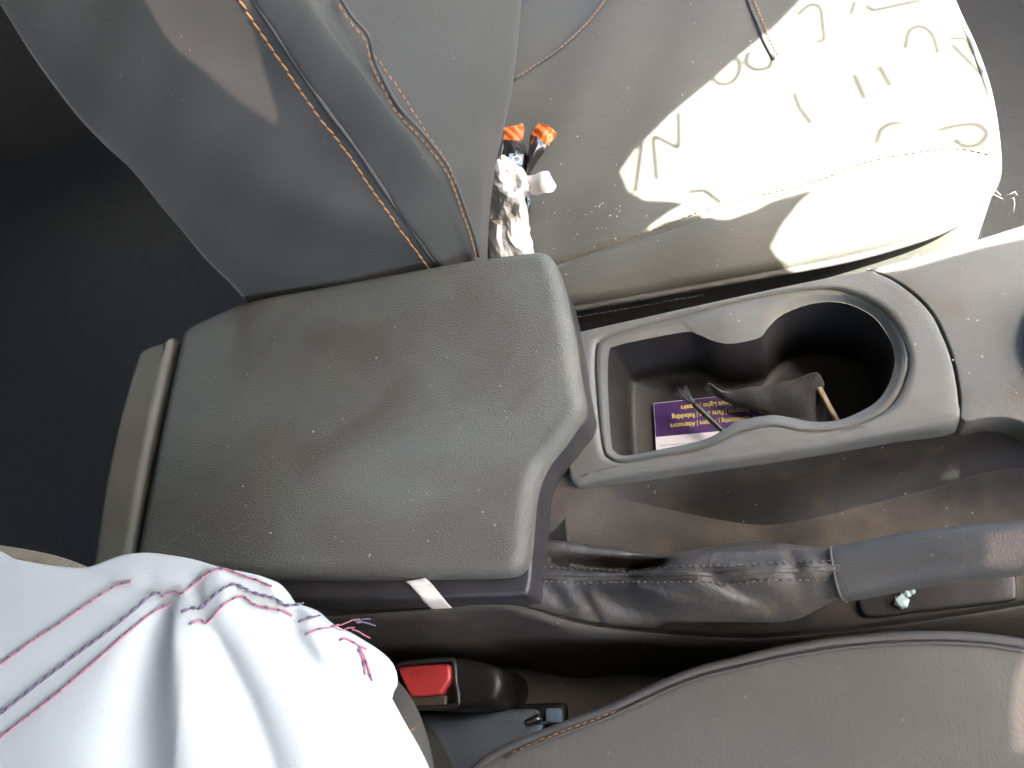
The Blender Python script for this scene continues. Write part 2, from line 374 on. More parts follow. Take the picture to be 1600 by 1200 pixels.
outer = [Vector((-1.5, -.78, ROOF_Z)), Vector((.62, -.78, ROOF_Z)), Vector((.95, .1, ROOF_Z)), Vector((.95, 1.08, ROOF_Z)), Vector((-1.5, 1.08, ROOF_Z))]
holes = [[to_roof(p) for p in lit]] + [[to_roof(p) for p in t] for t in dim_sun]
polys = [outer] + holes
tris = tessellate_polygon(polys); allv = [v for pl in polys for v in pl]
roof = struct(obj('roof_sun_mask', allv, [tuple(t) for t in tris], HEAD, smooth=False))  # unseen roof, its openings cut to throw the sun patches
so = roof.modifiers.new('thickness', 'SOLIDIFY'); so.thickness = .006
GT = bpy.data.materials.new('sun_dimmer_filter'); GT.use_nodes = True
GT.node_tree.nodes.remove(GT.node_tree.nodes['Principled BSDF'])
tr = GT.node_tree.nodes.new('ShaderNodeBsdfTransparent'); tr.inputs[0].default_value = (.105, .084, .086, 1)
GT.node_tree.links.new(tr.outputs[0], GT.node_tree.nodes['Material Output'].inputs[0])
for h in holes[1:]:  # added filters that thin the sun into the dim patches
    hc = sum(h, Vector()) / len(h)
    obj('sun_dimmer', [hc + (v - hc) * 1.35 + Vector((0, 0, .008)) for v in h], [tuple(range(len(h)))], GT, roof, smooth=False)
PAINT = plain('window_paint', (.5, .05, .05), .6)
letters = [[(-.0424, .4052, .4045), (-.0418, .4519, .4007), (-.0232, .4329, .401), (-.0199, .47, .4004)], [(.0109, .5035, .4001), (.0153, .5146, .4003), (.0237, .5176, .3999), (.0307, .5099, .3994), (.03, .4976, .3993), (.0239, .4888, .3991), (.016, .4886, .3993), (.0109, .4954, .3998), (.0109, .5035, .4001)], [(.0398, .515, .3996), (.0364, .505, .3995), (.0409, .4945, .3999), (.0512, .4917, .4011), (.0556, .5018, .4012)], [(.0799, .5366, .4027), (.0907, .5437, .4036), (.0973, .5369, .404), (.0961, .519, .4037), (.0945, .5046, .4034), (.0879, .5041, .4035)], [(.0652, .4593, .4032), (.0666, .4426, .4032), (.0721, .4268, .4028)], [(.1446, .4733, .4051), (.15, .4885, .4051), (.1584, .4914, .4056), (.1646, .4802, .4057), (.1643, .4619, .4053)], [(.1739, .4741, .4052), (.1854, .4708, .4042), (.185, .4548, .4037)], [(.1748, .4688, .4049), (.1803, .4525, .4039), (.1864, .4356, .4037)], [(.1297, .5296, .4028), (.1319, .5217, .4027), (.1655, .516, .4056)], [(.1169, .523, .403), (.1231, .5361, .4032)], [(.1078, .464, .4021), (.1096, .4369, .4036)], [(.1247, .4646, .4034), (.1278, .4419, .4051)], [(.1087, .3932, .4054), (.1135, .4049, .4058), (.1212, .408, .4064), (.1283, .4061, .4066)], [(.1482, .3938, .4056), (.1596, .3945, .4054), (.1706, .3911, .4059), (.1738, .3812, .407), (.1673, .3735, .4071), (.1593, .3751, .4061), (.1559, .384, .4055)], [(-.0212, .387, .4048), (-.0098, .3849, .4051), (0, .3662, .4108)], [(-.0594, .396, .4066), (-.0541, .4294, .4022), (-.05, .453, .4001)]]
for l in letters:
    q = [to_roof(p) + Vector((0, 0, -.012)) for p in l]
    Q = crv(q, len(q) * 6, smooth=len(q) > 4); V = []
    for i, p in enumerate(Q):
        t = (Q[min(i + 1, len(Q) - 1)] - Q[max(i - 1, 0)]).normalized(); sd = Vector((t.y, -t.x, 0)).normalized() * .0017
        V += [p + sd, p - sd, p - sd + Vector((0, 0, .001)), p + sd + Vector((0, 0, .001))]
    obj('painted_letter', V, grid_faces(len(Q), 4, True), PAINT, roof, smooth=False)

# ---------------------------------------------------------------- centre console
con = thing('center_console', 'dusty dark grey plastic car console with padded armrest lid and cup holder', 'car console')
lid_out = [(-.3705, .2725, .492), (-.3708, .2818, .492), (-.3684, .2887, .492), (-.3611, .293, .492), (-.3397, .2982, .492), (-.3167, .3019, .492), (-.286, .3017, .492), (-.2513, .3004, .492), (-.2225, .2998, .492), (-.1674, .2985, .492), (-.1389, .2969, .492), (-.108, .294, .492), (-.1007, .2909, .492), (-.0968, .2852, .492), (-.0939, .2765, .492), (-.0913, .2635, .492), (-.089, .2459, .492), (-.0868, .2282, .492), (-.0852, .207, .492), (-.0837, .1938, .492), (-.0831, .1866, .492), (-.0856, .18, .492), (-.0906, .1753, .492), (-.0971, .169, .492), (-.1039, .1638, .492), (-.1103, .1583, .492), (-.1149, .1503, .492), (-.1178, .1404, .492), (-.1195, .128, .492), (-.1209, .1159, .492), (-.1225, .1081, .492), (-.125, .1023, .492), (-.1297, .099, .492), (-.1371, .0983, .492), (-.1632, .0995, .492), (-.2011, .1014, .492), (-.241, .1037, .492), (-.2832, .1069, .492), (-.328, .1107, .492), (-.3659, .1146, .492), (-.3717, .1191, .492), (-.3719, .1303, .492), (-.3711, .1816, .492), (-.3707, .2272, .492)]
lid = plate('armrest_lid', lid_out, lid_z, .0085, .006, LID, con, n=320, rings=40, center=(-.23, .19))
LIDB = mat('lid_base_plastic', (.022, .0225, .024), .42, .15, 30, dust=.2, dust_col=(.09, .07, .05), bump=[('noise', 1500, 1.)], bdist=.00015)
base_out = [(-.3726, .2917, .486), (-.3663, .2958, .486), (-.3444, .3005, .486), (-.3211, .3042, .486), (-.2901, .3041, .486), (-.2549, .3028, .486), (-.2257, .3022, .486), (-.1699, .3009, .486), (-.141, .2993, .486), (-.1105, .2967, .486), (-.1031, .2935, .486), (-.0991, .2882, .486), (-.0962, .2799, .486), (-.0935, .2671, .486), (-.0911, .2498, .486), (-.0888, .2317, .486), (-.0873, .2103, .486), (-.0857, .1969, .486), (-.085, .1895, .486), (-.0877, .1824, .486), (-.0927, .1777, .486), (-.099, .1708, .486), (-.1055, .1656, .486), (-.1116, .1599, .486), (-.1163, .1518, .486), (-.1188, .1417, .486), (-.1206, .1299, .486), (-.1221, .1123, .486), (-.1235, .0994, .486), (-.1254, .0912, .486), (-.1293, .0892, .486), (-.1655, .09, .486), (-.2034, .0912, .486), (-.2434, .0933, .486), (-.2858, .0969, .486), (-.331, .1022, .486), (-.372, .1085, .486), (-.3768, .1148, .486), (-.3765, .1321, .486), (-.3757, .1842, .486), (-.3752, .2353, .486)]
lidb = plate('lid_base', base_out, lambda x, y: lid_z(x, y) - .0155, .003, .034, LIDB, lid, n=320, rings=12, center=(-.23, .19))
strip_out = [(-.3782, .2838, .49), (-.3831, .2836, .49), (-.3975, .2816, .49), (-.4031, .2795, .49), (-.4062, .2759, .49), (-.409, .2478, .49), (-.4106, .2103, .49), (-.4097, .1693, .49), (-.4069, .1349, .49), (-.4034, .1103, .49), (-.3756, .1081, .49), (-.3767, .1312, .49), (-.3781, .2057, .49), (-.3779, .2487, .49)]
plate('hinge_cover', strip_out, lambda x, y: .494 - .18 * (y - .2) ** 2, .006, .10, DUSTY, con, n=140, rings=8)
# block below the lid, seen in the gap behind it
V, Fc = box_data((-.245, .185, .36), .27, .165, .16); obj('storage_box', V, Fc, BLACK, con, smooth=False)

# cup holder panel: a moulded sheet with a waisted recess
pan_out = [(-.1077, .2408, .4491), (-.1018, .2553, .4498), (-.0947, .2569, .4506), (-.0524, .2565, .4557), (.0246, .2551, .465), (.0751, .2527, .471), (.083, .249, .472), (.0908, .2408, .4729), (.0983, .2286, .4738), (.103, .2164, .4744), (.1048, .2043, .4746), (.1058, .1916, .4747), (.1051, .1774, .4746), (.1036, .1659, .4744), (.1005, .1553, .4741), (.0726, .1552, .4707), (.0258, .1546, .4651), (-.0249, .1554, .459), (-.0613, .1559, .4546), (-.0883, .1556, .4514), (-.0982, .1545, .4502), (-.1025, .1568, .4497), (-.1043, .1615, .4495), (-.1047, .1787, .4494), (-.1076, .2048, .4491)]
rec_out = [(-.0817, .2433, .4522), (-.078, .2479, .4526), (-.0666, .2496, .454), (-.0124, .2521, .4605), (.0255, .2513, .4651), (.0488, .2486, .4679), (.0651, .2422, .4698), (.079, .2291, .4715), (.0857, .2135, .4723), (.087, .1976, .4724), (.084, .1866, .4721), (.0765, .1742, .4712), (.0657, .1662, .4699), (.0489, .1623, .4679), (.0307, .1643, .4657), (.0132, .1707, .4636), (-.0055, .1698, .4613), (-.0253, .1642, .459), (-.0501, .164, .456), (-.069, .1642, .4537), (-.078, .1678, .4526), (-.0824, .1779, .4521), (-.0836, .2216, .452)]
rec_in = [(-.0741, .2388, .451), (-.0707, .2414, .451), (-.0603, .2422, .452), (-.0269, .242, .454), (-.0184, .238, .455), (-.0101, .232, .455), (-.0016, .2282, .456), (.0083, .2275, .457), (.0165, .229, .457), (.0212, .2336, .458), (.0277, .2386, .459), (.0368, .2419, .46), (.0513, .2425, .462), (.0647, .2383, .463), (.0763, .2263, .465), (.0815, .2115, .465), (.0817, .1989, .465), (.0774, .1873, .465), (.0701, .1776, .464), (.0613, .1727, .463), (.0486, .1695, .461), (.0355, .1712, .459), (.025, .1759, .457), (.0143, .1795, .456), (-.0036, .179, .455), (-.0111, .1754, .455), (-.0251, .1711, .453), (-.0503, .1695, .451), (-.0693, .1688, .45), (-.0752, .172, .45), (-.0774, .1788, .45), (-.0767, .2169, .45)]
def polar(loop, c, n, smooth=True):
    """resample a closed loop at n equal angles about c"""
    Q = crv(loop, 900, True, smooth); A = sorted(((math.atan2(q.y - c[1], q.x - c[0])) % (2 * math.pi), i) for i, q in enumerate(Q))
    import bisect
    ks = [a for a, _ in A]; out = []
    for k in range(n):
        th = 2 * math.pi * k / n; j = bisect.bisect(ks, th) % len(A); i0 = j - 1
        a0, a1 = ks[i0] - (2 * math.pi if j == 0 and th < ks[i0] else 0), ks[j] + (2 * math.pi if j == 0 and th >= ks[i0] else 0)
        w = 0 if a1 == a0 else (th - a0) / (a1 - a0)
        out.append(Q[A[i0][1]].lerp(Q[A[j][1]], max(0, min(1, w))))
    return out
NP = 360; pc = (.012, .200)
O_ = polar(pan_out, pc, NP); R_ = polar(rec_out, pc, NP); I_ = polar(rec_in, pc, NP)
def ring_n(loop):
    nn = norms2([Vector((p.x, p.y)) for p in loop])
    for _ in range(4): nn = [((nn[i - 1] + nn[i] * 2 + nn[(i + 1) % NP]) / 4).normalized() for i in range(NP)]
    return [Vector((a.x, a.y, 0)) for a in nn]
on = ring_n(O_); rn = ring_n(R_)
rows = [[p + Vector((0, 0, -.016)) for p in O_]]
rv = [.0016 + .0048 * sstep(.55, .95, -on[i].y) for i in range(NP)]
for _ in range(10): rv = [(rv[i - 1] + rv[i] * 2 + rv[(i + 1) % NP]) / 4 for i in range(NP)]
for k in range(6):
    th = math.pi / 2 * (1 - k / 5)
    rows.append([O_[i] - on[i] * rv[i] * (1 - math.sin(th)) + Vector((0, 0, -rv[i] * (1 - math.cos(th)))) for i in range(NP)])
top_in = [O_[i] - on[i] * rv[i] for i in range(NP)]
g0 = [R_[i] + rn[i] * .0014 for i in range(NP)]
for k in range(1, 6): rows.append([top_in[i].lerp(g0[i], k / 5) for i in range(NP)])
rows.append([R_[i] + rn[i] * .0006 + Vector((0, 0, -.0040)) for i in range(NP)])      # fine groove round the recess
rows.append([R_[i] - rn[i] * .0006 + Vector((0, 0, -.0010)) for i in range(NP)])
rows.append([R_[i].lerp(I_[i], .5) + Vector((0, 0, -.0008)) for i in range(NP)])
rows.append(list(I_))
V = [v for r_ in rows for v in r_]
obj('cup_holder_panel', V, grid_faces(len(rows), NP, True), PANEL, con)
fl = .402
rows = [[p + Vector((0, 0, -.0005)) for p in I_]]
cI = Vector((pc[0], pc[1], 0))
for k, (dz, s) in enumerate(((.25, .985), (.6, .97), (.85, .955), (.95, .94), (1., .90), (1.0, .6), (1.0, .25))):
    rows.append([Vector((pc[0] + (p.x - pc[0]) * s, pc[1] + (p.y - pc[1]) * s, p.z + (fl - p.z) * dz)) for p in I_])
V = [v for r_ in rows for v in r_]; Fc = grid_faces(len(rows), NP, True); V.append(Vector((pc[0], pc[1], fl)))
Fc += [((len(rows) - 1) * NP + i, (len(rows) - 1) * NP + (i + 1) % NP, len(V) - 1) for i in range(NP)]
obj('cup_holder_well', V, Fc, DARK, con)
# trim in front of the panel, round the gear lever
trim_out = [(.0772, .2529, .4713), (.0929, .2526, .4731), (.1249, .2544, .477), (.1556, .2573, .4807), (.2022, .2625, .4863), (.2153, .1903, .4878), (.1702, .1225, .4824), (.1465, .1329, .4796), (.1318, .1448, .4778), (.1243, .1519, .4769), (.1141, .155, .4757), (.1028, .1552, .4743), (.1046, .1656, .4746), (.1062, .1771, .4747), (.1068, .1909, .4748), (.106, .2044, .4747), (.104, .2166, .4745), (.0995, .2286, .4739), (.0917, .2409, .473), (.0837, .2492, .472)]
prism('front_trim', [Vector((p.x, p.y, panel_z(p.x, p.y) + .0003)) for p in crv(trim_out, 160, True)], .02, PANEL, con, .0010)
# console body: a trench for the hand brake between the panel and the driver-side rim
cols = [[(-.2929, .2058, .446), (-.2892, .1732, .446), (-.2852, .1381, .446), (-.2802, .0952, .446), (-.2779, .0903, .449), (-.28, .088, .445), (-.3071, .0859, .4), (-.3477, .0701, .33), (-.4609, .052, .14)],
        [(-.2109, .1946, .446), (-.2095, .1638, .446), (-.208, .1306, .446), (-.2064, .0937, .446), (-.2048, .089, .449), (-.2065, .086, .445), (-.2268, .081, .4), (-.2582, .0702, .33), (-.3437, .0481, .14)],
        [(-.1534, .1867, .446), (-.1535, .1572, .446), (-.154, .1256, .445), (-.1549, .0941, .443), (-.1535, .09, .447), (-.1553, .0866, .442), (-.1717, .0784, .395), (-.1944, .067, .33), (-.2605, .0454, .14)],
        [(-.1312, .1847, .443), (-.1319, .1556, .443), (-.1333, .1246, .441), (-.1363, .0917, .434), (-.1358, .0877, .436), (-.1371, .0834, .432), (-.1501, .0758, .39), (-.1686, .0657, .33), (-.2269, .0443, .14)],
        [(-.1034, .1809, .443), (-.1046, .156, .443), (-.108, .1234, .436), (-.114, .0852, .42), (-.1129, .0803, .425), (-.1144, .0757, .42), (-.1248, .0698, .38), (-.1379, .0601, .33), (-.1868, .0378, .14)],
        [(-.0782, .1635, .442), (-.0808, .15, .434), (-.085, .1203, .424), (-.0906, .0803, .411), (-.0895, .0759, .418), (-.091, .0715, .412), (-.0999, .0658, .37), (-.1105, .0577, .32), (-.1487, .0315, .14)],
        [(-.0396, .1647, .447), (-.046, .1423, .416), (-.0496, .1177, .408), (-.0547, .0753, .404), (-.0541, .0713, .412), (-.0553, .0669, .406), (-.0605, .0618, .37), (-.0678, .0537, .32), (-.0936, .0299, .14)],
        [(.0034, .1629, .452), (-.0033, .1338, .4), (-.0063, .1131, .399), (-.0123, .0713, .401), (-.0125, .0673, .41), (-.0133, .0633, .404), (-.0157, .0576, .37), (-.0189, .0515, .32), (-.0307, .0282, .14)],
        [(.0304, .1622, .456), (.0258, .1333, .402), (.022, .1106, .399), (.0154, .0716, .401), (.0146, .0673, .41), (.0139, .0634, .404), (.0132, .0579, .37), (.0122, .0501, .32), (.0095, .027, .14)],
        [(.0593, .1617, .46), (.058, .1374, .405), (.0527, .1091, .401), (.0455, .0726, .402), (.0442, .0684, .41), (.0438, .0646, .404), (.0447, .058, .37), (.046, .0486, .32), (.053, .0258, .14)],
        [(.0892, .1599, .466), (.092, .1414, .41), (.0853, .1088, .405), (.0777, .0744, .404), (.0758, .0703, .412), (.0758, .0664, .405), (.0786, .0596, .37), (.082, .0469, .32), (.0996, .0245, .14)],
        [(.13, .1522, .47), (.1395, .1454, .417), (.1316, .11, .41), (.1236, .0783, .408), (.1208, .0742, .416), (.121, .0704, .41), (.1268, .0602, .37), (.1334, .0446, .32), (.1659, .0226, .14)],
        [(.1727, .1197, .472), (.189, .1182, .42), (.1859, .1033, .415), (.1819, .0855, .41), (.1779, .081, .418), (.1795, .0778, .41), (.1887, .0663, .37), (.2003, .0519, .32), (.2483, .0202, .14)]]
# double the points next to creases so that they stay crisp
def crisp(c):
    c = [Vector(p) for p in c]
    return [c[0], c[0].lerp(c[1], .5), c[0].lerp(c[1], .93), c[1].lerp(c[2], .08), c[1].lerp(c[2], .5), c[2], c[2].lerp(c[3], .6), c[2].lerp(c[3], .95), c[3].lerp(c[4], .5), c[4], c[5], c[5].lerp(c[6], .4)] + c[6:]
loft('body', [crisp(c) for c in cols], 150, 120, BODY, con)
mat_out = [(.0507, .0962, .4035), (.0858, .0978, .4065), (.1184, .0956, .4115), (.1226, .0916, .4125), (.1209, .0819, .4125), (.1178, .0781, .4115), (.1023, .0772, .4085), (.0747, .0765, .4065), (.0462, .0767, .4035)]
def mat_z(x, y): return .4065 + .08 * (x - .07)
plate('pocket_liner', mat_out, mat_z, .002, .004, BLACK, con, n=120, rings=6)
boot = tube('gear_gaiter', [(.1793, .2197, .482), (.1576, .2123, .482), (.1441, .1917, .482), (.1454, .1685, .482), (.1595, .1527, .482)], .0065, LEATHER, con, seg=12)

# ---------------------------------------------------------------- hand brake
hb = thing('handbrake_lever', 'black hand brake lever with a wrinkled dusty leather gaiter beside the cup holder', 'hand brake')
sec = [[(-.1462, .1356, .402), (-.1341, .1283, .442), (-.1331, .1211, .446), (-.1332, .1135, .446), (-.1325, .1061, .449), (-.1337, .0955, .446), (-.1369, .0896, .436), (-.1471, .0994, .402)],
       [(-.1145, .1304, .397), (-.105, .1236, .437), (-.1039, .1168, .443), (-.1055, .1106, .438), (-.1029, .1026, .45), (-.105, .0926, .444), (-.1104, .0828, .424), (-.1166, .0907, .397)],
       [(-.089, .1255, .392), (-.0816, .1192, .432), (-.0811, .1123, .437), (-.0843, .1096, .422), (-.0796, .1005, .449), (-.0817, .0918, .442), (-.0884, .0787, .413), (-.092, .0852, .392)],
       [(-.0714, .1215, .39), (-.0657, .116, .428), (-.0657, .1118, .43), (-.0682, .1103, .416), (-.0627, .0982, .456), (-.0653, .0877, .446), (-.0718, .077, .412), (-.0749, .0836, .39)],
       [(-.0517, .1201, .39), (-.0476, .1152, .426), (-.0462, .1104, .441), (-.0452, .105, .453), (-.0449, .0947, .464), (-.0476, .0832, .452), (-.0529, .0773, .416), (-.0555, .0845, .39)],
       [(-.0242, .1222, .392), (-.0218, .116, .432), (-.0212, .1094, .45), (-.0211, .1024, .462), (-.0219, .0914, .47), (-.0246, .0796, .455), (-.028, .075, .42), (-.0293, .0824, .392)],
       [(.0019, .119, .4), (.0022, .1127, .44), (.0018, .1062, .457), (.0012, .0998, .467), (-.0001, .0894, .475), (-.0023, .0784, .46), (-.0043, .0719, .428), (-.0042, .079, .4)],
       [(.0207, .1136, .407), (.0196, .1076, .447), (.0186, .1021, .46), (.0176, .0965, .469), (.0163, .0886, .475), (.0147, .0792, .462), (.0138, .073, .438), (.0152, .0807, .407)],
       [(.034, .1097, .412), (.0318, .1038, .452), (.0306, .0993, .463), (.0295, .0943, .471), (.0282, .0877, .476), (.0271, .0802, .465), (.027, .077, .45), (.0298, .0864, .412)],
       [(.039, .1082, .415), (.0364, .1023, .455), (.0352, .0981, .465), (.0341, .0937, .472), (.0327, .0871, .477), (.0317, .0796, .466), (.0318, .0771, .453), (.035, .0865, .415)]]
GFOLDS = ([(-.1265, .1161, .445), (-.1038, .1103, .445), (-.0855, .1051, .445), (-.0706, .102, .445), (-.055, .1052, .445)], -.0050, .0030, .0040), \
    ([(-.1297, .1226, .44), (-.1046, .1183, .44), (-.0823, .1132, .44), (-.0641, .1115, .44)], .0025, .004, .004), \
    ([(-.1039, .0964, .435), (-.102, .0915, .435), (-.0994, .0842, .435), (-.0975, .0794, .435)], -.0060, .0032, .004), \
    ([(-.0962, .0929, .425), (-.0779, .0879, .425), (-.0621, .0807, .425), (-.0469, .0734, .425)], -.0105, .006, .007), \
    ([(-.088, .0956, .445), (-.0687, .0909, .445), (-.0537, .0829, .445), (-.0343, .0748, .445), (-.007, .0717, .445)], .0068, .0032, .0048), \
    ([(-.0311, .0934, .455), (-.0204, .0872, .455), (-.0085, .0804, .455), (.0076, .0731, .455)], -.0050, .003, .005), \
    ([(-.0461, .0936, .455), (-.0304, .0857, .455), (-.0184, .0782, .455), (-.006, .0757, .455)], .0022, .004, .004), \
    ([(.0105, .1033, .468), (.0121, .0979, .468), (.013, .0927, .468), (.0116, .0877, .468)], -.0032, .003, .003), \
    ([(.0205, .101, .468), (.0208, .0958, .468), (.0205, .087, .468), (.0195, .0777, .468)], .0016, .004, .004), \
    ([(-.0446, .1023, .46), (-.0277, .1035, .46), (-.0113, .104, .46), (.0061, .1023, .46)], .0022, .004, .004), \
    ([(-.1246, .0996, .44), (-.1172, .0936, .44), (-.1137, .0861, .44)], -.003, .004, .004)
def wrinkle(v):
    d = fold_sum(GFOLDS, v.x, v.y) * sstep(.392, .425, v.z)
    d += .0007 * math.sin(v.x * 195 + v.y * 90) * math.sin(v.y * 160 + 1)
    return v + Vector((0, 0, d * sstep(.036, .026, v.x)))
g, gv = loft('gaiter', sec, 170, 110, LEATHER, hb, wrinkle, thick=.0012)
def gz(p, lift=.0006):
    best = min(gv, key=lambda v: (v.x - p[0]) ** 2 + (v.y - p[1]) ** 2 - (v.z - .43) * .0006); return Vector((p[0], p[1], best.z + lift))
crest = [(-.1302, .1052, .449), (-.1025, .1018, .452), (-.0793, .1, .451), (-.0627, .0972, .456), (-.0451, .0945, .462), (-.022, .0913, .469), (-.0002, .0896, .473), (.0163, .0886, .474), (.031, .0875, .476)]
tube('seam_ridge', [gz(p, .0004) for p in crv(crest, 40)], .0011, LEATHER, g, seg=8, n=120)
for dv in (.0042, -.0042):
    stitch('stitching', [gz((p.x, p.y + dv), .0008) for p in crv(crest, 40)], GREY_T, g, .0022, .0016, .0004)
ax = [(.031, .088, .462), (.0387, .0881, .464), (.0588, .0894, .47), (.0852, .0895, .479), (.1093, .0879, .487), (.1315, .0866, .495), (.1559, .0851, .504)]
A = crv(ax, 60); V = []
for i, p in enumerate(A):
    t = (A[min(i + 1, 59)] - A[max(i - 1, 0)]).normalized(); a = t.cross(Vector((0, 0, 1))).normalized(); b = a.cross(t)
    w = .0130 - .0015 * sstep(6, 40, i); w *= .94 + .06 * sstep(0, 2, i)
    for k in range(28):
        th = 2 * math.pi * k / 28; c_, s_ = math.cos(th), math.sin(th); e = .72
        V.append(p + a * w * math.copysign(abs(c_) ** e, c_) + b * w * 1.05 * math.copysign(abs(s_) ** e, s_))
obj('grip', V, grid_faces(60, 28, True) + [tuple(range(28)), tuple(59 * 28 + k for k in range(28))], GRIP, hb)
ringp = []
p, t = A[1], (A[2] - A[0]).normalized(); a = t.cross(Vector((0, 0, 1))).normalized(); b = a.cross(t)
V, Fc = tube_data([p + (a * math.copysign(abs(math.cos(q)) ** .72, math.cos(q)) + b * 1.05 * math.copysign(abs(math.sin(q)) ** .72, math.sin(q))) * .0130 for q in [2 * math.pi * k / 40 for k in range(41)]], .0007, 6, caps=False)
obj('collar', V, Fc, LEATHER, hb)

# ---------------------------------------------------------------- passenger seat
ps = thing('passenger_seat', 'passenger seat in worn grey fabric cover with orange seams, beyond the console', 'car seat')
pc_out = [(-.1147, .3061, .398), (-.058, .3058, .398), (-.013, .3058, .398), (.051, .3059, .398), (.0919, .3074, .398), (.1322, .3132, .398), (.1529, .3204, .398), (.1686, .3304, .398), (.1793, .3433, .398), (.1855, .3588, .398), (.1914, .3895, .398), (.1957, .4235, .398), (.1967, .4605, .398), (.1952, .4973, .398), (.193, .5438, .398)] + [(.19, .80, .4), (.0, .82, .4), (-.25, .82, .4), (-.30, .60, .4), (-.30, .40, .4), (-.26, .318, .4), (-.18, .303, .4)]
cush = plate('seat_cushion', pc_out, pcush_z, .008, .20, FABRIC, ps, n=420, rings=90, center=(.0, .56), rsteps=5)
edge = [(-.1137, .3047, .402), (-.0575, .3041, .402), (-.0128, .3041, .402), (.0508, .3041, .402), (.0913, .3056, .402), (.1313, .3114, .402), (.1518, .3185, .402), (.1666, .3284, .402), (.1773, .3412, .402), (.1833, .3561, .402), (.1892, .3866, .402), (.1934, .4203, .402), (.1944, .457, .402), (.1928, .4936, .402), (.1915, .5394, .402)]
tube('piping', edge, .0024, PIPE, cush, seg=8, n=160)
stitch('stitching', [Vector(p) + Vector((0, -.0045 if p[0] < .14 else 0, -.004)) for p in edge[:3]], GREY_T, cush, .003, .0014, .00025)
s1 = [(-.1162, .3433, .4082), (-.088, .3468, .4094), (-.0567, .3518, .4095), (-.0307, .3563, .4101), (-.005, .3609, .4119), (.0286, .3652, .4097), (.0618, .3701, .4049), (.0857, .3737, .405), (.1071, .3771, .4066), (.1335, .3767, .4066), (.1584, .3739, .4072), (.1791, .3587, .41)]
stitch('stitching', s1, TAN_T, cush, .0032, .0012, .0004)
s2 = [(-.1476, .5499, .4002), (-.1289, .5606, .3992), (-.1051, .5743, .3989), (-.0808, .5935, .3999), (-.06, .6187, .4006)]
tube('seam', s2, .0015, PIPE, cush, n=40); stitch('stitching', [Vector(p) + Vector((.003, .001, .0005)) for p in s2], ORANGE_T, cush, .003, .0012, .0004)
s3 = [(.0539, .5753, .4017), (.0558, .5539, .4011), (.0581, .535, .4014), (.0602, .516, .4022), (.0638, .4952, .4034)]
tube('seam', s3, .0014, PIPE, cush, n=40); stitch('stitching', [Vector(p) + Vector((.004, .001, .0005)) for p in s3], ORANGE_T, cush, .003, .0012, .0005)

r_back = [(-.3232, .305, .4753), (-.3238, .308, .4814), (-.3241, .316, .5348), (-.3246, .328, .5921), (-.3307, .338, .6249), (-.3378, .35, .6495), (-.3389, .37, .6931), (-.3459, .388, .7229)]
r_bk2 = [(-.3169, .304, .4766), (-.3173, .307, .4845), (-.3174, .315, .5362), (-.3168, .326, .5919), (-.3248, .337, .6251), (-.3321, .349, .6496), (-.3329, .369, .6927), (-.3408, .387, .7219)]
r_mid = [(-.2387, .3, .4883), (-.2426, .303, .4906), (-.2404, .312, .5452), (-.2462, .324, .5809), (-.255, .336, .6145), (-.2606, .348, .6435), (-.2743, .367, .6766), (-.2817, .384, .7043)]
r_s0 = [(-.177, .302, .4821), (-.1801, .304, .488), (-.1842, .31, .5216), (-.1896, .32, .5494), (-.1942, .33, .58), (-.2015, .34, .6073), (-.2117, .362, .6625), (-.2183, .378, .6856)]
r_s1 = [(-.1758, .3027, .4806), (-.1781, .3047, .4862), (-.1818, .3107, .5212), (-.1872, .3207, .5483), (-.192, .3307, .579), (-.1987, .3407, .6066), (-.2092, .3627, .6618), (-.2159, .3787, .6849)]
r_s2 = [(-.172, .302, .482), (-.1734, .303, .4887), (-.1775, .309, .5227), (-.1827, .319, .5496), (-.1873, .329, .5799), (-.1942, .339, .6073), (-.2047, .361, .6625), (-.2115, .377, .6854)]
r_b = [(-.1594, .305, .4784), (-.1615, .307, .4823), (-.1576, .313, .5171), (-.1582, .322, .5484), (-.1612, .332, .5789), (-.1686, .342, .6039), (-.1849, .363, .6538), (-.1909, .377, .6788)]
r_t2 = [(-.1518, .309, .472), (-.1543, .311, .4776), (-.15, .315, .4999), (-.147, .325, .5334), (-.1526, .335, .5623), (-.163, .345, .595), (-.1705, .371, .6423), (-.1752, .385, .6678)]
r_f = [(-.1575, .33, .4428), (-.1589, .333, .4471), (-.1453, .337, .4837), (-.133, .346, .5203), (-.1249, .358, .5463), (-.1174, .372, .5717), (-.1099, .392, .6046), (-.1132, .406, .6316)]
r_e = [(-.1673, .357, .4061), (-.1697, .36, .4113), (-.1532, .366, .4549), (-.1375, .376, .4858), (-.1206, .388, .5125), (-.1053, .402, .5387), (-.0899, .424, .5715), (-.0808, .44, .5959)]
def shift(rw, dx, dy, dz): return [Vector(p) + Vector((dx, dy, dz)) for p in rw]
rows = [shift(r_back, .004, .20, 0), shift(r_back, .001, .02, 0), r_back, r_bk2, r_mid, r_s0, r_s1, r_s2, r_b, r_t2, r_f, r_e, shift(r_e, -.02, .05, 0), shift(r_e, -.03, .30, 0)]
def bdisp(v):
    return v + Vector((0, .0007 * math.sin(v.z * 55 + v.x * 60) + .0006 * math.sin(v.z * 120 - v.x * 90), 0))
back, bv = loft('backrest', rows, 150, 90, FABRIC_B, ps, bdisp)
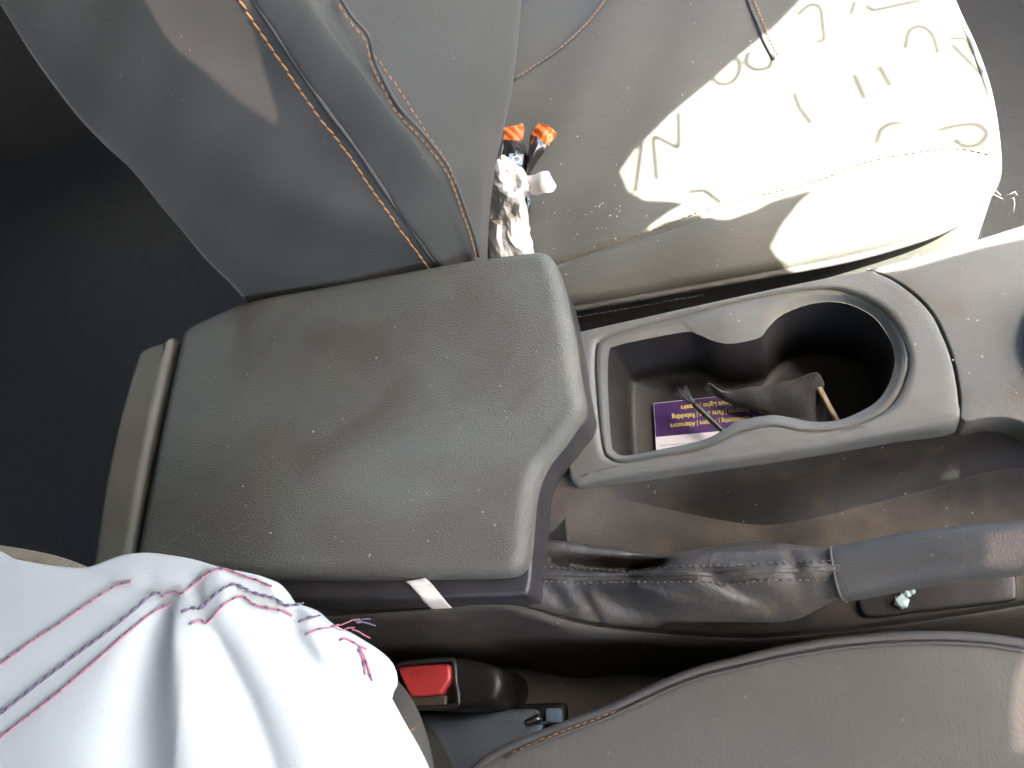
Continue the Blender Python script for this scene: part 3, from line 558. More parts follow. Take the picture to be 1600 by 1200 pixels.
# lower part of the backrest down to the cushion
tube('piping', [Vector(p) + Vector((.001, -.0010, 0)) for p in r_s1], .0015, PIPE, back, n=110)
stitch('stitching', [Vector(p) + Vector((-.0015, -.0036, 0)) for p in r_s0], ORANGE_T, back, .0052, .0006, .00062, .0003, slant=.0008)
tear = [(-.153, .3085, .481), (-.1494, .3115, .499), (-.1477, .3185, .5229), (-.1471, .3235, .5384), (-.1484, .3285, .5507), (-.1552, .3355, .573), (-.1613, .3405, .5881), (-.1637, .3465, .6049), (-.1639, .3505, .6165), (-.1618, .3545, .6272), (-.1664, .3595, .6362), (-.1702, .3665, .6455)]
stitch('stitching', [Vector(p) + Vector((.001, -.003, 0)) for p in tear], ORANGE_T, back, .0034, .0012, .00045)
tube('seam', [Vector(p) + Vector((.0025, .0002, 0)) for p in tear], .0011, PIPE, back, n=90)
br = [(-.147, .324, .5396), (-.1467, .328, .5548), (-.1511, .334, .5733), (-.1543, .34, .5912), (-.1577, .345, .6067), (-.1629, .352, .621)]
stitch('stitching', [Vector(p) + Vector((.003, -.003, 0)) for p in br], ORANGE_T, back, .0026, .0016, .0004)

# ---------------------------------------------------------------- driver seat
ds = thing('driver_seat', 'driver seat in dusty brown-grey fabric cover with piped edge, beside the hand brake', 'car seat')
dc_out = [(-.1716, .0048, .4308), (-.1614, .0113, .4309), (-.1483, .0164, .4312), (-.1296, .0223, .4317), (-.1112, .0278, .4324), (-.0931, .0328, .4332), (-.075, .0394, .4342), (-.0572, .0459, .4353), (-.0398, .0507, .4364), (-.0229, .0535, .4374), (-.0064, .0563, .4383), (.0097, .0584, .4392), (.0254, .0598, .44), (.0406, .0604, .4407), (.0554, .0606, .4413), (.0697, .0599, .4418), (.0835, .0587, .4422), (.0969, .0566, .4425), (.1096, .0535, .4427), (.1287, .0466, .4429)] + [(.26, .0, .4), (.30, -.12, .4), (.30, -.42, .4), (0, -.46, .4), (-.20, -.42, .4), (-.22, -.15, .4), (-.20, -.05, .4)]
dcu = plate('seat_cushion', dc_out, dcush_z, .007, .22, FABRIC_D, ds, n=360, rings=30, center=(.04, -.2), rsteps=5)
ded = [(-.1712, .0035, .4318), (-.1611, .01, .4319), (-.148, .0154, .4322), (-.1294, .0213, .4327), (-.111, .0267, .4334), (-.0929, .0318, .4342), (-.0749, .0384, .4352), (-.0571, .0448, .4363), (-.0398, .0496, .4373), (-.023, .0524, .4383), (-.0065, .0552, .4393), (.0096, .0573, .4402), (.0252, .0588, .441), (.0403, .0593, .4417), (.0551, .0595, .4423), (.0693, .0589, .4428), (.0831, .0577, .4432), (.0964, .0556, .4435), (.1091, .0525, .4437), (.1282, .0457, .4439)]
tube('piping', ded, .0026, PIPE, dcu, n=200)
ded2 = [(-.151, .01, .4345), (-.1288, .0177, .4351), (-.1106, .0231, .4358), (-.0927, .0282, .4366), (-.0748, .0347, .4376), (-.0572, .0411, .4387), (-.04, .0459, .4397), (-.0233, .0487, .4407), (-.007, .0515, .4417), (.009, .0536, .4426), (.0245, .0551, .4434), (.0395, .0557, .4441), (.0541, .0559, .4447), (.0682, .0553, .4452), (.0819, .0542, .4456), (.0951, .0522, .4459), (.1077, .0491, .4461)]
tube('seam', ded2, .0007, PIPE, dcu, n=200)
stitch('stitching', [(-.1472, .0125, .4347), (-.1288, .0189, .4353), (-.1105, .0244, .4359), (-.0961, .0286, .4366), (-.0872, .0314, .437)], ORANGE_T, dcu, .003, .0012, .0003)
plate('backrest', [(-.225, .028), (-.20, -.02), (-.165, -.10), (-.19, -.20), (-.30, -.34), (-.55, -.34), (-.60, -.15), (-.58, .02), (-.50, .06), (-.42, .08), (-.33, .072), (-.27, .055)], lambda x, y: .520 - .25 * max(0, x + .27) - .55 * max(0, x + .21) - .9 * max(0., -.14 - y) - .5 * max(0., -.5 - x), .02, .28, FABRIC_D, ds, n=200, rings=16, center=(-.38, -.1))
bl = [[(-.2827, .0844, .4), (-.2605, .0764, .405), (-.2389, .0626, .41), (-.235, .0554, .395), (-.2715, .0534, .33), (-.3252, .0642, .28)],
      [(-.2633, .0565, .43), (-.2387, .0531, .435), (-.2182, .0479, .43), (-.2202, .0427, .405), (-.2561, .0395, .34), (-.3129, .0495, .28)],
      [(-.2496, .0298, .45), (-.2227, .0287, .455), (-.202, .0285, .445), (-.2076, .0267, .415), (-.2467, .023, .34), (-.3062, .0309, .28)],
      [(-.2418, .0065, .46), (-.2123, .006, .465), (-.1951, .0073, .45), (-.2012, .006, .415), (-.2388, -.0006, .34), (-.2991, .0041, .28)],
      [(-.2336, -.0205, .47), (-.2056, -.0203, .475), (-.1917, -.0213, .455), (-.1988, -.0232, .415), (-.2346, -.0305, .34), (-.2919, -.0298, .28)]]
bo, _ = loft('backrest_bolster', bl, 50, 40, FABRIC_D, ds)
stitch('stitching', [(-.2036, .023, .452), (-.2005, .025, .448), (-.2025, .028, .434)], ORANGE_T, bo, .003, .001, .0006)
block('seat_trim', (-.2181, .0192, .335), (.13, .042, .05), TRIM, ds, .006)

rail = [(-.3442, .0918, .34), (-.2542, .0843, .34), (-.1769, .0735, .34), (-.1058, .0676, .34), (-.0391, .0699, .34), (-.0398, .0488, .34), (-.1085, .0306, .34), (-.1779, .0135, .34), (-.2519, .0312, .34), (-.3385, .0424, .34)]
plate('rail_cover', rail, lambda x, y: .335 + .004 * math.sin(60 * x), .006, .18, mat('rail_cover_plastic', (.075, .066, .056), .7, .3, 30, dust=.6, dust_col=(.12, .095, .07), bump=[('noise', 900, 1.)], bdist=.0003, speck=1.), ds, n=120, rings=8)
# ---------------------------------------------------------------- seat belt buckle
bk = thing('seat_belt_buckle', 'black seat belt buckle with red press button between seat and console', 'seat belt buckle')
bz = .400
hous = [(-.243, .0619, .396), (-.2406, .0665, .396), (-.2276, .0696, .397), (-.2007, .0696, .398), (-.1855, .0672, .398), (-.1714, .0629, .396), (-.1667, .0554, .394), (-.1679, .0463, .392), (-.1738, .0403, .392), (-.1953, .0388, .394), (-.2189, .0401, .394), (-.2318, .0431, .395), (-.2398, .0529, .396)]
plate('housing', hous, lambda x, y: .394, .006, .07, BLACK, bk, n=120, rings=5)
rim = [(-.2376, .0626, .398), (-.2333, .0663, .398), (-.2182, .0674, .398), (-.2006, .0676, .398), (-.1963, .0655, .398), (-.1952, .0541, .398), (-.1934, .0451, .398), (-.1967, .0401, .398), (-.2259, .0412, .398), (-.2315, .0474, .398)]
tube('rim', rim + [rim[0]], .0018, BLACK, bk, n=90)
RED = mat('red_button', (.33, .030, .028), .42, .06, 60, bump=[('noise', 900, 1.)], bdist=.00015)
btn = [(-.2332, .0624, .4015), (-.2302, .0646, .4015), (-.2163, .065, .402), (-.2015, .0649, .402), (-.1985, .0636, .402), (-.1976, .0598, .402), (-.1979, .055, .402), (-.2027, .0489, .4015), (-.2056, .0472, .4015), (-.2219, .0467, .4015), (-.226, .0495, .4015)]
plate('press_button', btn, lambda x, y: .402, .0022, .005, RED, bk, n=120, rings=8, smooth_outline=True)
block('latch_slot', (-.2143, .0438, .397), (.026, .006, .004), plain('brass_latch', (.07, .055, .04), .5, .4), bk, .001)
def text_obj(name, s, size, loc, m, parent, rz=0., extrude=.0001, align='CENTER', sx=1., tilt=None):
    cu = bpy.data.curves.new(name, 'FONT'); cu.body = s; cu.size = size; cu.extrude = extrude; cu.align_x = align; cu.align_y = 'CENTER'; cu.offset = size * .012
    t = bpy.data.objects.new(name + '_font', cu); C.objects.link(t); dg = bpy.context.evaluated_depsgraph_get()
    me = bpy.data.meshes.new_from_object(t.evaluated_get(dg)); bpy.data.objects.remove(t); me.materials.clear(); me.materials.append(m)
    o = bpy.data.objects.new(name, me); C.objects.link(o); o.parent = parent
    o.matrix_basis = Matrix.Translation(loc) @ (tilt or Matrix.Identity(4)) @ Matrix.Rotation(rz, 4, 'Z') @ Matrix.Diagonal((sx, 1, 1, 1)); return o
text_obj('lettering', 'PRESS', .0070, Vector((-.2152, .0599, .4022)), plain('dark_red', (.25, .022, .02), .5), bk, math.radians(2))

# ---------------------------------------------------------------- things lying about
PAPER = mat('paper_tape', (.62, .59, .54), .8, .06, 60, bump=[('noise', 500, 1.)], bdist=.0002)
from mathutils.bvhtree import BVHTree
def laid_on(os_, pairs, lift):
    """points where lines from above meet a moulded part, lifted off it"""
    trees = [BVHTree.FromPolygons([v.co for v in o.data.vertices], [p.vertices for p in o.data.polygons]) for o in os_]; out = []
    for a, b in pairs:
        a, b = Vector(a), Vector(b); h = min((t_.ray_cast(a, (b - a).normalized()) for t_ in trees), key=lambda q: q[3] if q[0] else 9)
        n_ = h[1] if h[1].dot(a - b) > 0 else -h[1]; out.append(h[0] + n_ * lift)
    return out
tape_rows = [[[(-.1561, .0809, .56), (-.2318, .1201, .4)], [(-.1528, .0811, .56), (-.227, .1204, .4)], [(-.1496, .0813, .56), (-.2222, .1207, .4)], [(-.1464, .0815, .56), (-.2174, .121, .4)]], [[(-.1535, .0784, .56), (-.2279, .1163, .4)], [(-.1502, .0786, .56), (-.2231, .1167, .4)], [(-.147, .0788, .56), (-.2183, .117, .4)], [(-.1439, .079, .56), (-.2136, .1173, .4)]], [[(-.1512, .0759, .56), (-.2245, .1127, .4)], [(-.148, .0761, .56), (-.2197, .113, .4)], [(-.1448, .0763, .56), (-.215, .1134, .4)], [(-.1416, .0766, .56), (-.2103, .1137, .4)]], [[(-.1486, .0735, .56), (-.2206, .1091, .4)], [(-.1455, .0736, .56), (-.2161, .1093, .4)], [(-.1425, .0737, .56), (-.2115, .1095, .4)], [(-.1394, .0739, .56), (-.207, .1097, .4)]], [[(-.1464, .0711, .56), (-.2173, .1055, .4)], [(-.1432, .0712, .56), (-.2126, .1057, .4)], [(-.1401, .0713, .56), (-.208, .1059, .4)], [(-.1369, .0714, .56), (-.2033, .1061, .4)]], [[(-.1435, .0686, .56), (-.2131, .1019, .4)], [(-.1406, .0688, .56), (-.2088, .1021, .4)], [(-.1377, .0689, .56), (-.2044, .1023, .4)], [(-.1348, .0691, .56), (-.2001, .1026, .4)]], [[(-.1414, .0671, .56), (-.2099, .0996, .4)], [(-.1385, .0672, .56), (-.2057, .0997, .4)], [(-.1357, .0672, .56), (-.2015, .0998, .4)], [(-.1329, .0673, .56), (-.1974, .0999, .4)]]]
tp = [laid_on((lid, lidb), row, .0008) for row in tape_rows]
o, _ = loft('tape_strip', tp, 26, 7, PAPER, None, thick=.0003); tag(o, 'short off-white paper tape strip stuck to the side of the armrest lid', 'tape')

# in the cup holder: card, black cloth scrap, brush, wooden stick
card = thing('business_card', 'purple and white business card with yellow print lying in the cup holder', 'card')
cz = .4055
c0, c1, c2 = Vector((-.0553, .2199, .4055)), Vector((-.0547, .1869, .4055)), Vector((.0138, .2171, .4055))
ex = (c2 - c0).normalized(); ey = Vector((ex.y, -ex.x, 0))     # ey points to the driver side
CW, CH = .085, .052
def cp(a, b, z=0): return c0 + ex * a + ey * b + Vector((0, 0, z))
PURPLE = mat('purple_print', (.050, .022, .105), .4, .25, 40, dust=.35, dust_col=(.22, .06, .20), dscale=90, dust_lo=.55, dust_hi=.7)
WHITEC = plain('white_card', (.62, .62, .66), .45)
prism('card_stock', [cp(0, 0), cp(CW, 0), cp(CW, CH), cp(0, CH)], .0006, WHITEC, card)
prism('purple_band', [cp(.0004, .0004, .0003), cp(CW - .0004, .0004, .0003), cp(CW - .0004, .024, .0003), cp(.0004, .024, .0003)], .0002, PURPLE, card)
YEL = plain('yellow_print', (.62, .52, .10), .5); MAG = plain('magenta_print', (.5, .04, .16), .5)
ang = math.atan2(ex.y, ex.x) + math.pi
for s_, wd, ca, cb in (('Air Conditioning | Starters | Alternators', .055, .0375, .0175), ('Batteries | Parts Sales | Rebuilding', .048, .0355, .0115), ('Circuit Lights | Repairs', .034, .0345, .0055)):
    t_ = text_obj('lettering', s_, .0046, cp(ca, cb, .0005), YEL, card, ang, .00005)
    xs = [v.co.x for v in t_.data.vertices]; t_.matrix_basis = t_.matrix_basis @ Matrix.Diagonal((wd / (max(xs) - min(xs)), 1, 1, 1))
prism('printed_line', [cp(.002, .0300, .0002), cp(.06, .0300, .0002), cp(.06, .0304, .0002), cp(.002, .0304, .0002)], .0001, plain('grey_print', (.25, .25, .28), .5), card)

SCRAP = mat('scrap_cloth', (.030, .031, .034), .85, .2, 60, bump=[('noise', 700, 1.)], bdist=.0004, sheen=.2)
sc = [[(-.0196, .2205, .418), (-.0178, .221, .42), (-.0099, .2139, .421), (.0093, .2129, .424), (.028, .2119, .427), (.041, .2129, .431), (.0459, .2121, .431), (.0483, .2068, .427)],
      [(-.0202, .2179, .416), (-.0148, .2156, .417), (-.0067, .2099, .419), (.0085, .207, .424), (.0269, .2048, .428), (.0386, .2053, .43), (.0437, .2058, .429), (.0469, .2028, .425)],
      [(-.0073, .2095, .412), (-.0037, .2068, .413), (.0029, .2027, .416), (.0111, .2005, .42), (.0256, .1974, .424), (.035, .1967, .426), (.0403, .198, .425), (.0449, .1994, .422)],
      [(.008, .2023, .411), (.0099, .1998, .412), (.0134, .1972, .413), (.0182, .1935, .415), (.0244, .1904, .417), (.0337, .1891, .419), (.0381, .1892, .419), (.042, .1907, .418)],
      [(.0145, .1879, .408), (.0153, .1861, .408), (.0166, .1842, .408), (.0192, .1818, .409), (.0227, .1801, .41), (.0312, .1785, .411), (.0357, .1787, .411), (.0395, .1798, .411)]]
o, _ = loft('cloth_scrap', sc, 30, 44, SCRAP, None, lambda v: v + Vector((0, 0, .0008 * math.sin(v.x * 310 + v.y * 120))), thick=.0012)
tag(o, 'crumpled black cloth scrap lying over the card in the cup holder', 'cloth')
br_ = thing('brush', 'thin black brush with frayed tip leaning across the purple card', 'brush')
hp = [(-.0282, .2058, .428), (-.0214, .1978, .424), (-.0128, .1879, .418), (-.004, .1764, .414)]
tube('handle', hp, .0019, BLACK, br_, seg=10)
Vb, Fb = [], []
b0 = Vector(hp[0]); bd = (Vector((-.0341, .2133, .431)) - b0)
for k in range(60):
    e = b0 + bd * random.uniform(.6, 1.15) + Vector((random.uniform(-1, 1), random.uniform(-1, 1), random.uniform(-1, 1))) * .0035
    v, f = tube_data([b0 + Vector((random.uniform(-1, 1), random.uniform(-1, 1), 0)) * .001, b0.lerp(e, .5), e], [.0003, .00025, .0001], 4)
    o_ = len(Vb); Vb += v; Fb += [tuple(i + o_ for i in q) for q in f]
obj('bristles', Vb, Fb, mat('bristle', (.07, .075, .085), .8), br_, kind='stuff')
o = tube('wooden_stick', [(.0449, .2043, .428), (.0458, .201, .4275), (.0486, .1925, .425), (.0519, .1827, .422), (.0546, .1742, .42)], .0017, mat('pale_wood', (.34, .28, .18), .7, .15, 80), None, seg=8)
tag(o, 'pale wooden stick poking out from under the black cloth scrap', 'stick')

# wrappers and paper in the fold of the passenger seat
FOIL = mat('wrapper_film', (.020, .018, .018), .22, .2, 60, bump=[('noise', 120, 2.)], bdist=.0008, spec=.7)
ORG = mat('orange_film', (.62, .13, .02), .30, .12, 80, bump=[('noise', 200, 1.)], bdist=.0005)
def strip3(name, rows, m, parent, thick=.0008, amp=.0006, fq=260):
    o, _ = loft(name, rows, 30, 20, m, parent, lambda v: v + Vector((0, 0, amp * math.sin(v.x * fq + v.y * fq * .6) + amp * .6 * math.sin(v.x * fq * 1.9 - v.y * fq * 1.3))), thick=thick); return o
w1 = thing('snack_wrapper', 'black snack wrapper with square white emblem and flat orange end on the passenger seat', 'wrapper')
strip3('wrapper_body', [[(-.1527, .4657, .418), (-.1439, .4594, .422), (-.1359, .4619, .418)], [(-.1539, .4552, .418), (-.1413, .4438, .426), (-.1335, .4498, .418)], [(-.156, .4466, .417), (-.1406, .4323, .427), (-.133, .4386, .417)], [(-.1574, .4289, .415), (-.1441, .4198, .42), (-.1365, .4225, .414)], [(-.1594, .399, .413), (-.1463, .3919, .418), (-.1388, .3944, .412)]], FOIL, w1)
strip3('crimped_end', [[(-.1514, .4765, .42), (-.1434, .4752, .421), (-.135, .4762, .42)], [(-.1515, .471, .42), (-.143, .4688, .421), (-.1346, .4685, .42)], [(-.1519, .4638, .419), (-.1433, .4584, .4222), (-.1356, .4602, .419)]], ORG, w1, amp=.0004, fq=900)
prism('edge_fold', [(-.1535, .453, .4195), (-.1517, .464, .4195), (-.1506, .4637, .4195), (-.1541, .4479, .4195)], .0004, plain('silver_film', (.45, .47, .50), .3, .5), w1)
pe = [(-.1443, .4402, .4282), (-.1334, .438, .4262), (-.1347, .4274, .4262), (-.1402, .4284, .4285), (-.1456, .4344, .4278)]
prism('emblem_square', pe, .0003, plain('pale_blue_print', (.22, .26, .30), .4), w1)
ce = Vector((-.1384, .4319, .429))
V, Fc = tube_data([ce + Vector((math.cos(q) * .0032, math.sin(q) * .0032, -.0003 * math.cos(q))) for q in [2 * math.pi * k / 24 for k in range(25)]], .0006, 5, .4, caps=False)
obj('emblem_ring', V, Fc, plain('white_print', (.7, .72, .74), .4), w1)
w2 = thing('snack_wrapper', 'twisted black snack wrapper with a crimped shiny orange end tilted beside the paper', 'wrapper')
strip3('wrapper_body', [[(-.1272, .4586, .424), (-.12, .4488, .428), (-.114, .4433, .424)], [(-.129, .4524, .424), (-.1217, .441, .43), (-.1179, .439, .422)], [(-.1314, .4467, .42), (-.1256, .4348, .428), (-.1238, .4377, .418)], [(-.1343, .4411, .416), (-.1301, .4316, .422), (-.1288, .4333, .414)], [(-.139, .4314, .412), (-.135, .4236, .417), (-.1341, .4256, .411)]], FOIL, w2)
strip3('crimped_end', [[(-.1197, .4663, .427), (-.1121, .458, .429), (-.1059, .4515, .426)], [(-.1233, .4629, .426), (-.1152, .4521, .43), (-.1095, .4476, .425)], [(-.1274, .4584, .425), (-.1194, .4475, .4285), (-.1134, .4427, .4245)]], ORG, w2, amp=.0007, fq=700)
w3 = thing('snack_wrapper', 'flattened black wrapper piece lying half under the crumpled white paper', 'wrapper')
strip3('wrapper_body', [[(-.1381, .4123, .413), (-.1352, .4107, .414), (-.1329, .4096, .413)], [(-.1386, .4019, .412), (-.135, .3994, .414), (-.1325, .399, .412)], [(-.1392, .3891, .411), (-.1366, .387, .413), (-.1351, .3881, .411)]], FOIL, w3)

PAP = mat('crumpled_paper', (.40, .385, .345), .75, .08, 40, bump=[('noise', 180, 2.)], bdist=.0008)
pp = [[(-.1599, .4425, .42), (-.1516, .4351, .432), (-.1456, .4336, .434), (-.1395, .4273, .434), (-.1336, .4214, .43), (-.1324, .4197, .424)],
      [(-.1653, .4362, .42), (-.1535, .4208, .436), (-.1466, .4184, .438), (-.1385, .4124, .438), (-.1307, .4085, .434), (-.1296, .41, .424)],
      [(-.1688, .4348, .418), (-.1584, .4125, .434), (-.1458, .3985, .444), (-.1383, .4016, .436), (-.1287, .3949, .438), (-.1293, .4025, .424)],
      [(-.1683, .4165, .418), (-.1588, .4008, .43), (-.1473, .3887, .44), (-.1377, .3834, .442), (-.1325, .3879, .436), (-.1352, .3985, .42)],
      [(-.167, .3982, .42), (-.1581, .3902, .426), (-.1483, .3828, .434), (-.1426, .3819, .43), (-.1338, .374, .436), (-.1336, .3849, .418)],
      [(-.1644, .3889, .42), (-.1548, .3767, .43), (-.1501, .376, .426), (-.1409, .3652, .436), (-.1349, .3669, .43), (-.1324, .3726, .418)],
      [(-.1655, .3698, .42), (-.1553, .3577, .432), (-.149, .3576, .43), (-.1396, .3497, .438), (-.1336, .3524, .432), (-.1308, .3592, .418)],
      [(-.1631, .3477, .424), (-.1544, .3392, .432), (-.1463, .3347, .436), (-.1407, .3361, .432), (-.1325, .3328, .434), (-.1287, .3424, .42)],
      [(-.1622, .3327, .424), (-.1535, .3256, .432), (-.1471, .3229, .434), (-.141, .3228, .432), (-.1334, .3211, .432), (-.1291, .3278, .42)]]
rp = random.Random(9)
cr = [(rp.uniform(0, 6.28), rp.uniform(150, 420), rp.uniform(0, 6)) for _ in range(7)]
def crumple(v):
    d = 0
    for a, f_, ph in cr: d += abs((((v.x * math.cos(a) + v.y * math.sin(a)) * f_ / 6.28 + ph) % 1) - .5) - .25
    return v + Vector((d * .0012 + rp.uniform(-.0007, .0007), d * .0008 + rp.uniform(-.0007, .0007), d * .0034 + rp.uniform(-.0008, .0008)))
paper = thing('crumpled_paper', 'crumpled off-white paper strip wedged against the passenger backrest', 'paper')
sh, _ = loft('sheet', pp, 30, 15, PAP, paper, crumple, thick=.0003)
for p in sh.data.polygons: p.use_smooth = False
fp = [[(-.1308, .4118, .43), (-.121, .4072, .436), (-.114, .4071, .436), (-.1115, .407, .436)], [(-.1293, .4048, .432), (-.1199, .4, .437), (-.1118, .3981, .438), (-.1086, .398, .437)], [(-.129, .4014, .43), (-.1194, .3946, .436), (-.1103, .3919, .437), (-.1062, .3915, .436)], [(-.1278, .3953, .428), (-.1207, .3902, .432), (-.1133, .3879, .434), (-.1096, .3894, .433)]]
loft('loose_corner', fp, 16, 16, mat('white_paper', (.46, .455, .43), .7, .05, 50, bump=[('noise', 180, 2.)], bdist=.0005), paper, lambda v: v + Vector((0, 0, .0008 * math.sin(v.x * 420))), thick=.0003)

# glass chips by the lever
GL = mat('glass_chip_material', (.32, .42, .42), .12, .3, 200, spec=.8)
for k, (p, s) in enumerate(zip([(.0658, .0816, .4085), (.0697, .0864, .4085), (.0724, .0866, .408), (.0671, .0856, .408)], (.0042, .0030, .0024, .0018))):
    bm = bmesh.new(); bmesh.ops.create_icosphere(bm, subdivisions=1, radius=s); 
    for v in bm.verts: v.co *= random.uniform(.6, 1.15); v.co.z *= .6
    me = bpy.data.meshes.new('glass_chip'); bm.to_mesh(me); bm.free(); me.materials.append(GL)
    o = bpy.data.objects.new('glass_chip', me); C.objects.link(o); o.location = p; o.rotation_euler = (random.random(), random.random(), random.random())
    tag(o, ('largest pale blue chip of broken glass lying below the hand brake grip', 'middling glass chip lying between the largest chip and the hand brake grip',
            'small glass chip tucked against the hand brake grip', 'tiniest glass chip beside the largest one')[k], 'glass chip', 'glass chips by the hand brake')

# small metal and blue clips by the driver seat rail
cl = thing('seat_rail_clip', 'small metal washer and pale blue clips under the driver seat edge', 'clip')
BLUE = mat('pale_blue_plastic', (.20, .28, .38), .45, .1, 60); STEEL = plain('dull_steel', (.45, .48, .48), .3, .9)
block('clip_head', (-.1428, .0352, .36), (.0105, .0085, .006), BLUE, cl, .0015); block('clip_head', (-.1572, .0284, .355), (.012, .005, .006), BLUE, cl, .0012)
block('washer', (-.1571, .0313, .358), (.026, .0018, .003), STEEL, cl, .0005)
tube('bolt', [(-.1599, .0317, .36), (-.1542, .0329, .362), (-.1521, .0346, .363)], .0028, STEEL, cl, seg=10)
block('bracket', (-.1561, .0327, .345), (.035, .022, .012), BLACK, cl, .002)

# ---------------------------------------------------------------- white cloth and strap on the driver side
cloth = thing('white_cloth', 'white gathered cloth with rows of pink and navy stitching draped over the driver backrest', 'cloth')
cl_out = [(-.4497, .1282, .5472), (-.4164, .1188, .5481), (-.386, .1116, .5485), (-.3562, .1069, .5482), (-.341, .1088, .549), (-.3291, .1112, .5489), (-.3145, .1112, .5489), (-.2986, .1083, .5492), (-.2825, .1044, .5495), (-.2641, .0985, .5493), (-.2494, .0952, .5453), (-.2419, .0926, .5437), (-.2359, .0872, .5427), (-.2305, .0807, .5419), (-.2245, .0794, .5396), (-.2187, .0766, .5393), (-.2136, .0726, .5388), (-.2094, .0695, .5376), (-.2037, .0668, .5329), (-.1995, .064, .5294), (-.1929, .0595, .5247), (-.1876, .0548, .5209), (-.1845, .0496, .5189), (-.1838, .0437, .5181), (-.1858, .0374, .5181), (-.1829, .0311, .5164), (-.1792, .0238, .5135), (-.1748, .0155, .5099), (-.17, .005, .5064), (-.1629, -.0138, .5013)] + [(-.125, -.05, 0), (-.12, -.12, 0), (-.16, -.20, 0), (-.28, -.25, 0), (-.42, -.26, 0), (-.55, -.23, 0), (-.60, -.14, 0), (-.59, -.03, 0), (-.56, .06, 0), (-.50, .105, 0)]
plate('fabric', cl_out, cloth_z, .002, .012, CLOTH, cloth, n=420, rings=110, center=(-.34, -.02), rsteps=3)
def cst(pts, m, nm, **k): return stitch(nm, pts, m, cloth, lift=.0003, **k)
for pts, m, kw in (
    ([(-.3958, .0535, .5542), (-.3745, .0663, .5542), (-.3537, .078, .5534), (-.3368, .0882, .5522), (-.3278, .0942, .5502), (-.3178, .0953, .5503)], PINK_T, dict(dash=.008, gap=.0006, r=.0006)),
    ([(-.3872, .0297, .5544), (-.3799, .0331, .5546), (-.3597, .0468, .5545), (-.3395, .0599, .5542), (-.3224, .0704, .5541), (-.3088, .0815, .5523), (-.3024, .0885, .55), (-.2982, .0876, .55)], NAVY_T, dict(dash=.0036, gap=.0024, r=.0009)),
    ([(-.383, .0178, .5544), (-.3762, .0223, .5546), (-.3555, .0351, .5551), (-.3427, .0442, .5546), (-.3234, .059, .5541), (-.3096, .0704, .553), (-.2995, .0788, .5509), (-.2903, .082, .5507)], PINK_T, dict(dash=.006, gap=.0006, r=.0006)),
    ([(-.2971, .0862, .5501), (-.2895, .0881, .5503), (-.2839, .0866, .5511), (-.2801, .0908, .5491), (-.268, .0965, .5513), (-.2622, .0975, .5501), (-.2532, .0941, .5476), (-.2448, .0912, .5458), (-.2366, .0877, .5441)], PINK_T, dict(dash=.0045, gap=.0006, r=.0006)),
    ([(-.2795, .0765, .5543), (-.2753, .0787, .5523), (-.2705, .0782, .5517), (-.2634, .0839, .5519), (-.2571, .0888, .55), (-.2531, .0888, .5483), (-.2452, .0847, .5465), (-.2369, .0825, .5447), (-.2316, .0805, .5435), (-.2283, .078, .5425), (-.2197, .0789, .5404)], NAVY_T, dict(dash=.0030, gap=.0016, r=.0008)),
    ([(-.2735, .0702, .5545), (-.2696, .0724, .5524), (-.2654, .071, .5518), (-.2582, .0777, .5526), (-.2533, .0823, .5496), (-.2495, .0829, .5479), (-.2438, .0789, .5468), (-.2359, .0768, .545), (-.2297, .0755, .5432), (-.2248, .073, .5414)], PINK_T, dict(dash=.0045, gap=.0006, r=.0006)),
    ([(-.2209, .0697, .5413), (-.2163, .0712, .541), (-.2106, .0727, .5391)], NAVY_T, dict(dash=.003, gap=.0014, r=.0007)),
    ([(-.2163, .0634, .5414), (-.2109, .0658, .5404), (-.2063, .0671, .5364), (-.2029, .0685, .5335)], PINK_T, dict(dash=.004, gap=.0006, r=.0006)),
    ([(-.2026, .0613, .5328), (-.2003, .0621, .5308), (-.1961, .0598, .5278), (-.1918, .0575, .5251)], PINK_T, dict(dash=.004, gap=.0006, r=.0005)),
    ([(-.1951, .0575, .5268), (-.1932, .0518, .5244), (-.1922, .0459, .5242)], PINK_T, dict(dash=.004, gap=.0006, r=.0005)),
    ([(-.1945, .0581, .5267), (-.192, .0518, .524), (-.1894, .0431, .5218)], PINK_T, dict(dash=.004, gap=.0006, r=.0005))):
    if m is PINK_T:
        tube('thread', [Vector(p) + Vector((0, 0, -.0004)) for p in crv(pts, 60)], .00055, PINK_T, cloth, seg=6, n=160)
        cst(pts, NAVY_T, 'stitching', dash=.0022, gap=.0042, r=.0006)
    else:
        tube('thread', [Vector(p) + Vector((0, 0, -.0005)) for p in crv(pts, 60)], .0004, NAVY_T, cloth, seg=6, n=160)
        cst(pts, m, 'stitching', **kw)
for k in range(5):
    a = Vector((-.204, .068, .5332)) + Vector((random.uniform(-.002, .012), random.uniform(-.006, .003), .002))
    q = [a + Vector((.0028 * i, -.0010 * i * (k - 2) / 2 + random.uniform(-.0008, .0008), -.0012 * i)) for i in range(4)]
    tube('loose_thread', q, .0003, (PINK_T, NAVY_T)[k % 2], cloth, seg=5)
STRAP = mat('beige_webbing', (.36, .31, .22), .85, .1, 60, bump=[('X', 160, 1.), ('noise', 600, .6)], bdist=.0008, stretch=(1, 1, 1))
sp = [[(-.4863, .1409, .52), (-.4529, .1352, .52), (-.4235, .1287, .522), (-.395, .121, .524), (-.3691, .1111, .524), (-.3376, .0956, .52)], [(-.4801, .1308, .522), (-.4464, .1259, .523), (-.4175, .1197, .525), (-.3895, .1123, .527), (-.3643, .1035, .527), (-.336, .0884, .52)], [(-.4777, .1182, .52), (-.4455, .1136, .52), (-.4172, .1089, .522), (-.3897, .1025, .524), (-.3644, .0934, .524), (-.3336, .0779, .52)]]
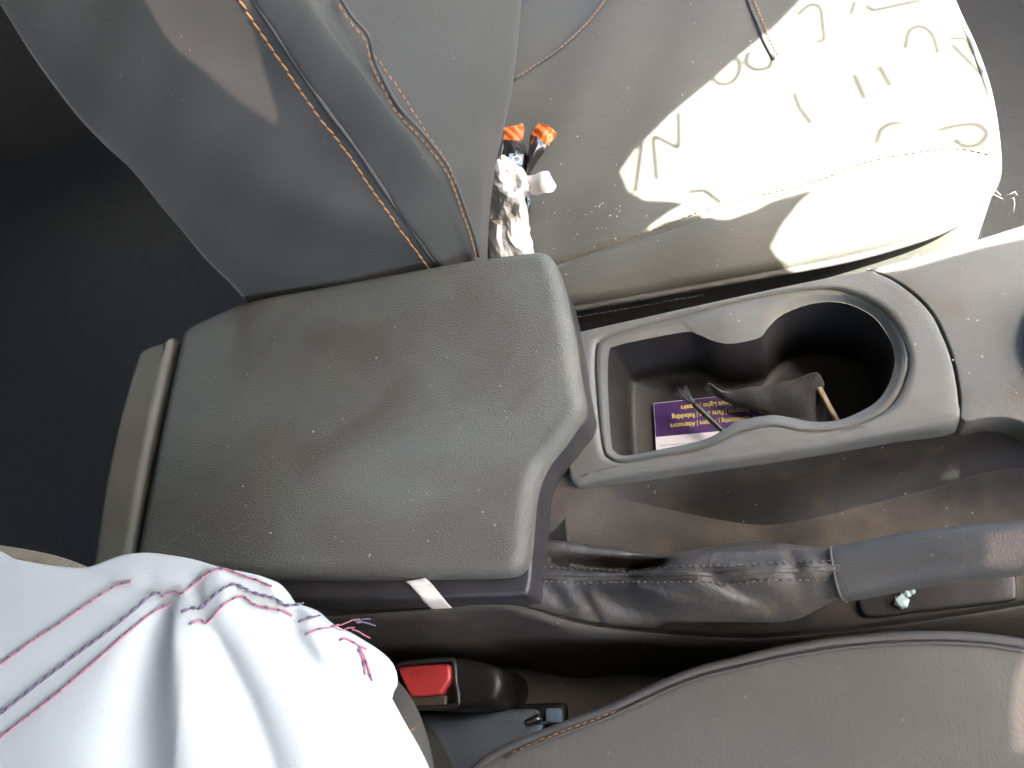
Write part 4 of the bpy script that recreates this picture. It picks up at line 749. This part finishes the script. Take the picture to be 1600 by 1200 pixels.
o, _ = loft('woven_strap', sp, 10, 40, STRAP, None, thick=.0018); tag(o, 'beige ribbed webbing strap showing behind the white cloth', 'strap')

# ---------------------------------------------------------------- crumbs, dust and hairs
def crumbs(name, label, spots, zf, m, smin=.0004, smax=.0012):
    V, Fc = [], []
    for x, y in spots:
        s = random.uniform(smin, smax); z = zf(x, y); rot = Matrix.Rotation(random.uniform(0, 6.3), 3, 'Z') @ Matrix.Rotation(random.uniform(0, 1), 3, 'X')
        v, f = box_data((x, y, z + s * .35), s * random.uniform(.7, 1.8), s, s * .8, rot); o_ = len(V); V += v; Fc += [tuple(i + o_ for i in q) for q in f]
    o = obj(name, V, Fc, m, None, smooth=False, kind='stuff'); o['label'] = label; return o
CRUMB = mat('crumb', (.30, .27, .22), .9, .2, 200)
R = random.uniform
sp = []
for _ in range(34): sp.append((-.085 + random.gauss(0, .025), .375 + random.gauss(0, .018)))
for _ in range(26): sp.append((R(-.14, .05), R(.31, .62)))
crumbs('seat_crumbs', 'pale crumbs scattered on the passenger seat cushion', [s for s in sp if s[1] > .31], pcush_z, CRUMB, .0003, .0009)
sp = [(R(-.08, .20), R(.16, .25)) for _ in range(40)]
crumbs('panel_dust', 'pale dust specks on the cup holder panel', [s for s in sp if s[0] > .10 or s[1] > .252 or s[1] < .150], lambda x, y: panel_z(x, y) + .0007, CRUMB, .0003, .0009)
crumbs('lid_dust', 'pale dust specks on the armrest lid', [(R(-.35, -.11), R(.11, .27)) for _ in range(26)], lid_z, CRUMB, .0003, .0008)
HAIR = mat('pale_hair', (.62, .55, .45), .6)
V, Fc = [], []
for cx, cy, n_ in ((.075, .276, 14), (.13, .283, 8), (.19, .335, 10)):
    for _ in range(n_):
        p = Vector((cx + R(-.03, .03), cy + R(-.006, .014), .0)); a = R(0, 6.3); ln = R(.006, .016)
        z0 = pcush_z(p.x, .31) - .012 if cy < .3 else .39
        q = [Vector((p.x + math.cos(a) * ln * t, p.y + math.sin(a) * ln * t, z0 + R(.004, .012) + .004 * math.sin(3.14 * t))) for t in (0, .33, .66, 1)]
        v, f = tube_data(q, [.00007, .0001, .0001, .00006], 4); o_ = len(V); V += v; Fc += [tuple(i + o_ for i in w) for w in f]
o = obj('loose_hairs', V, Fc, HAIR, None, kind='stuff'); o['label'] = 'fine pale hairs caught along the passenger seat piping'
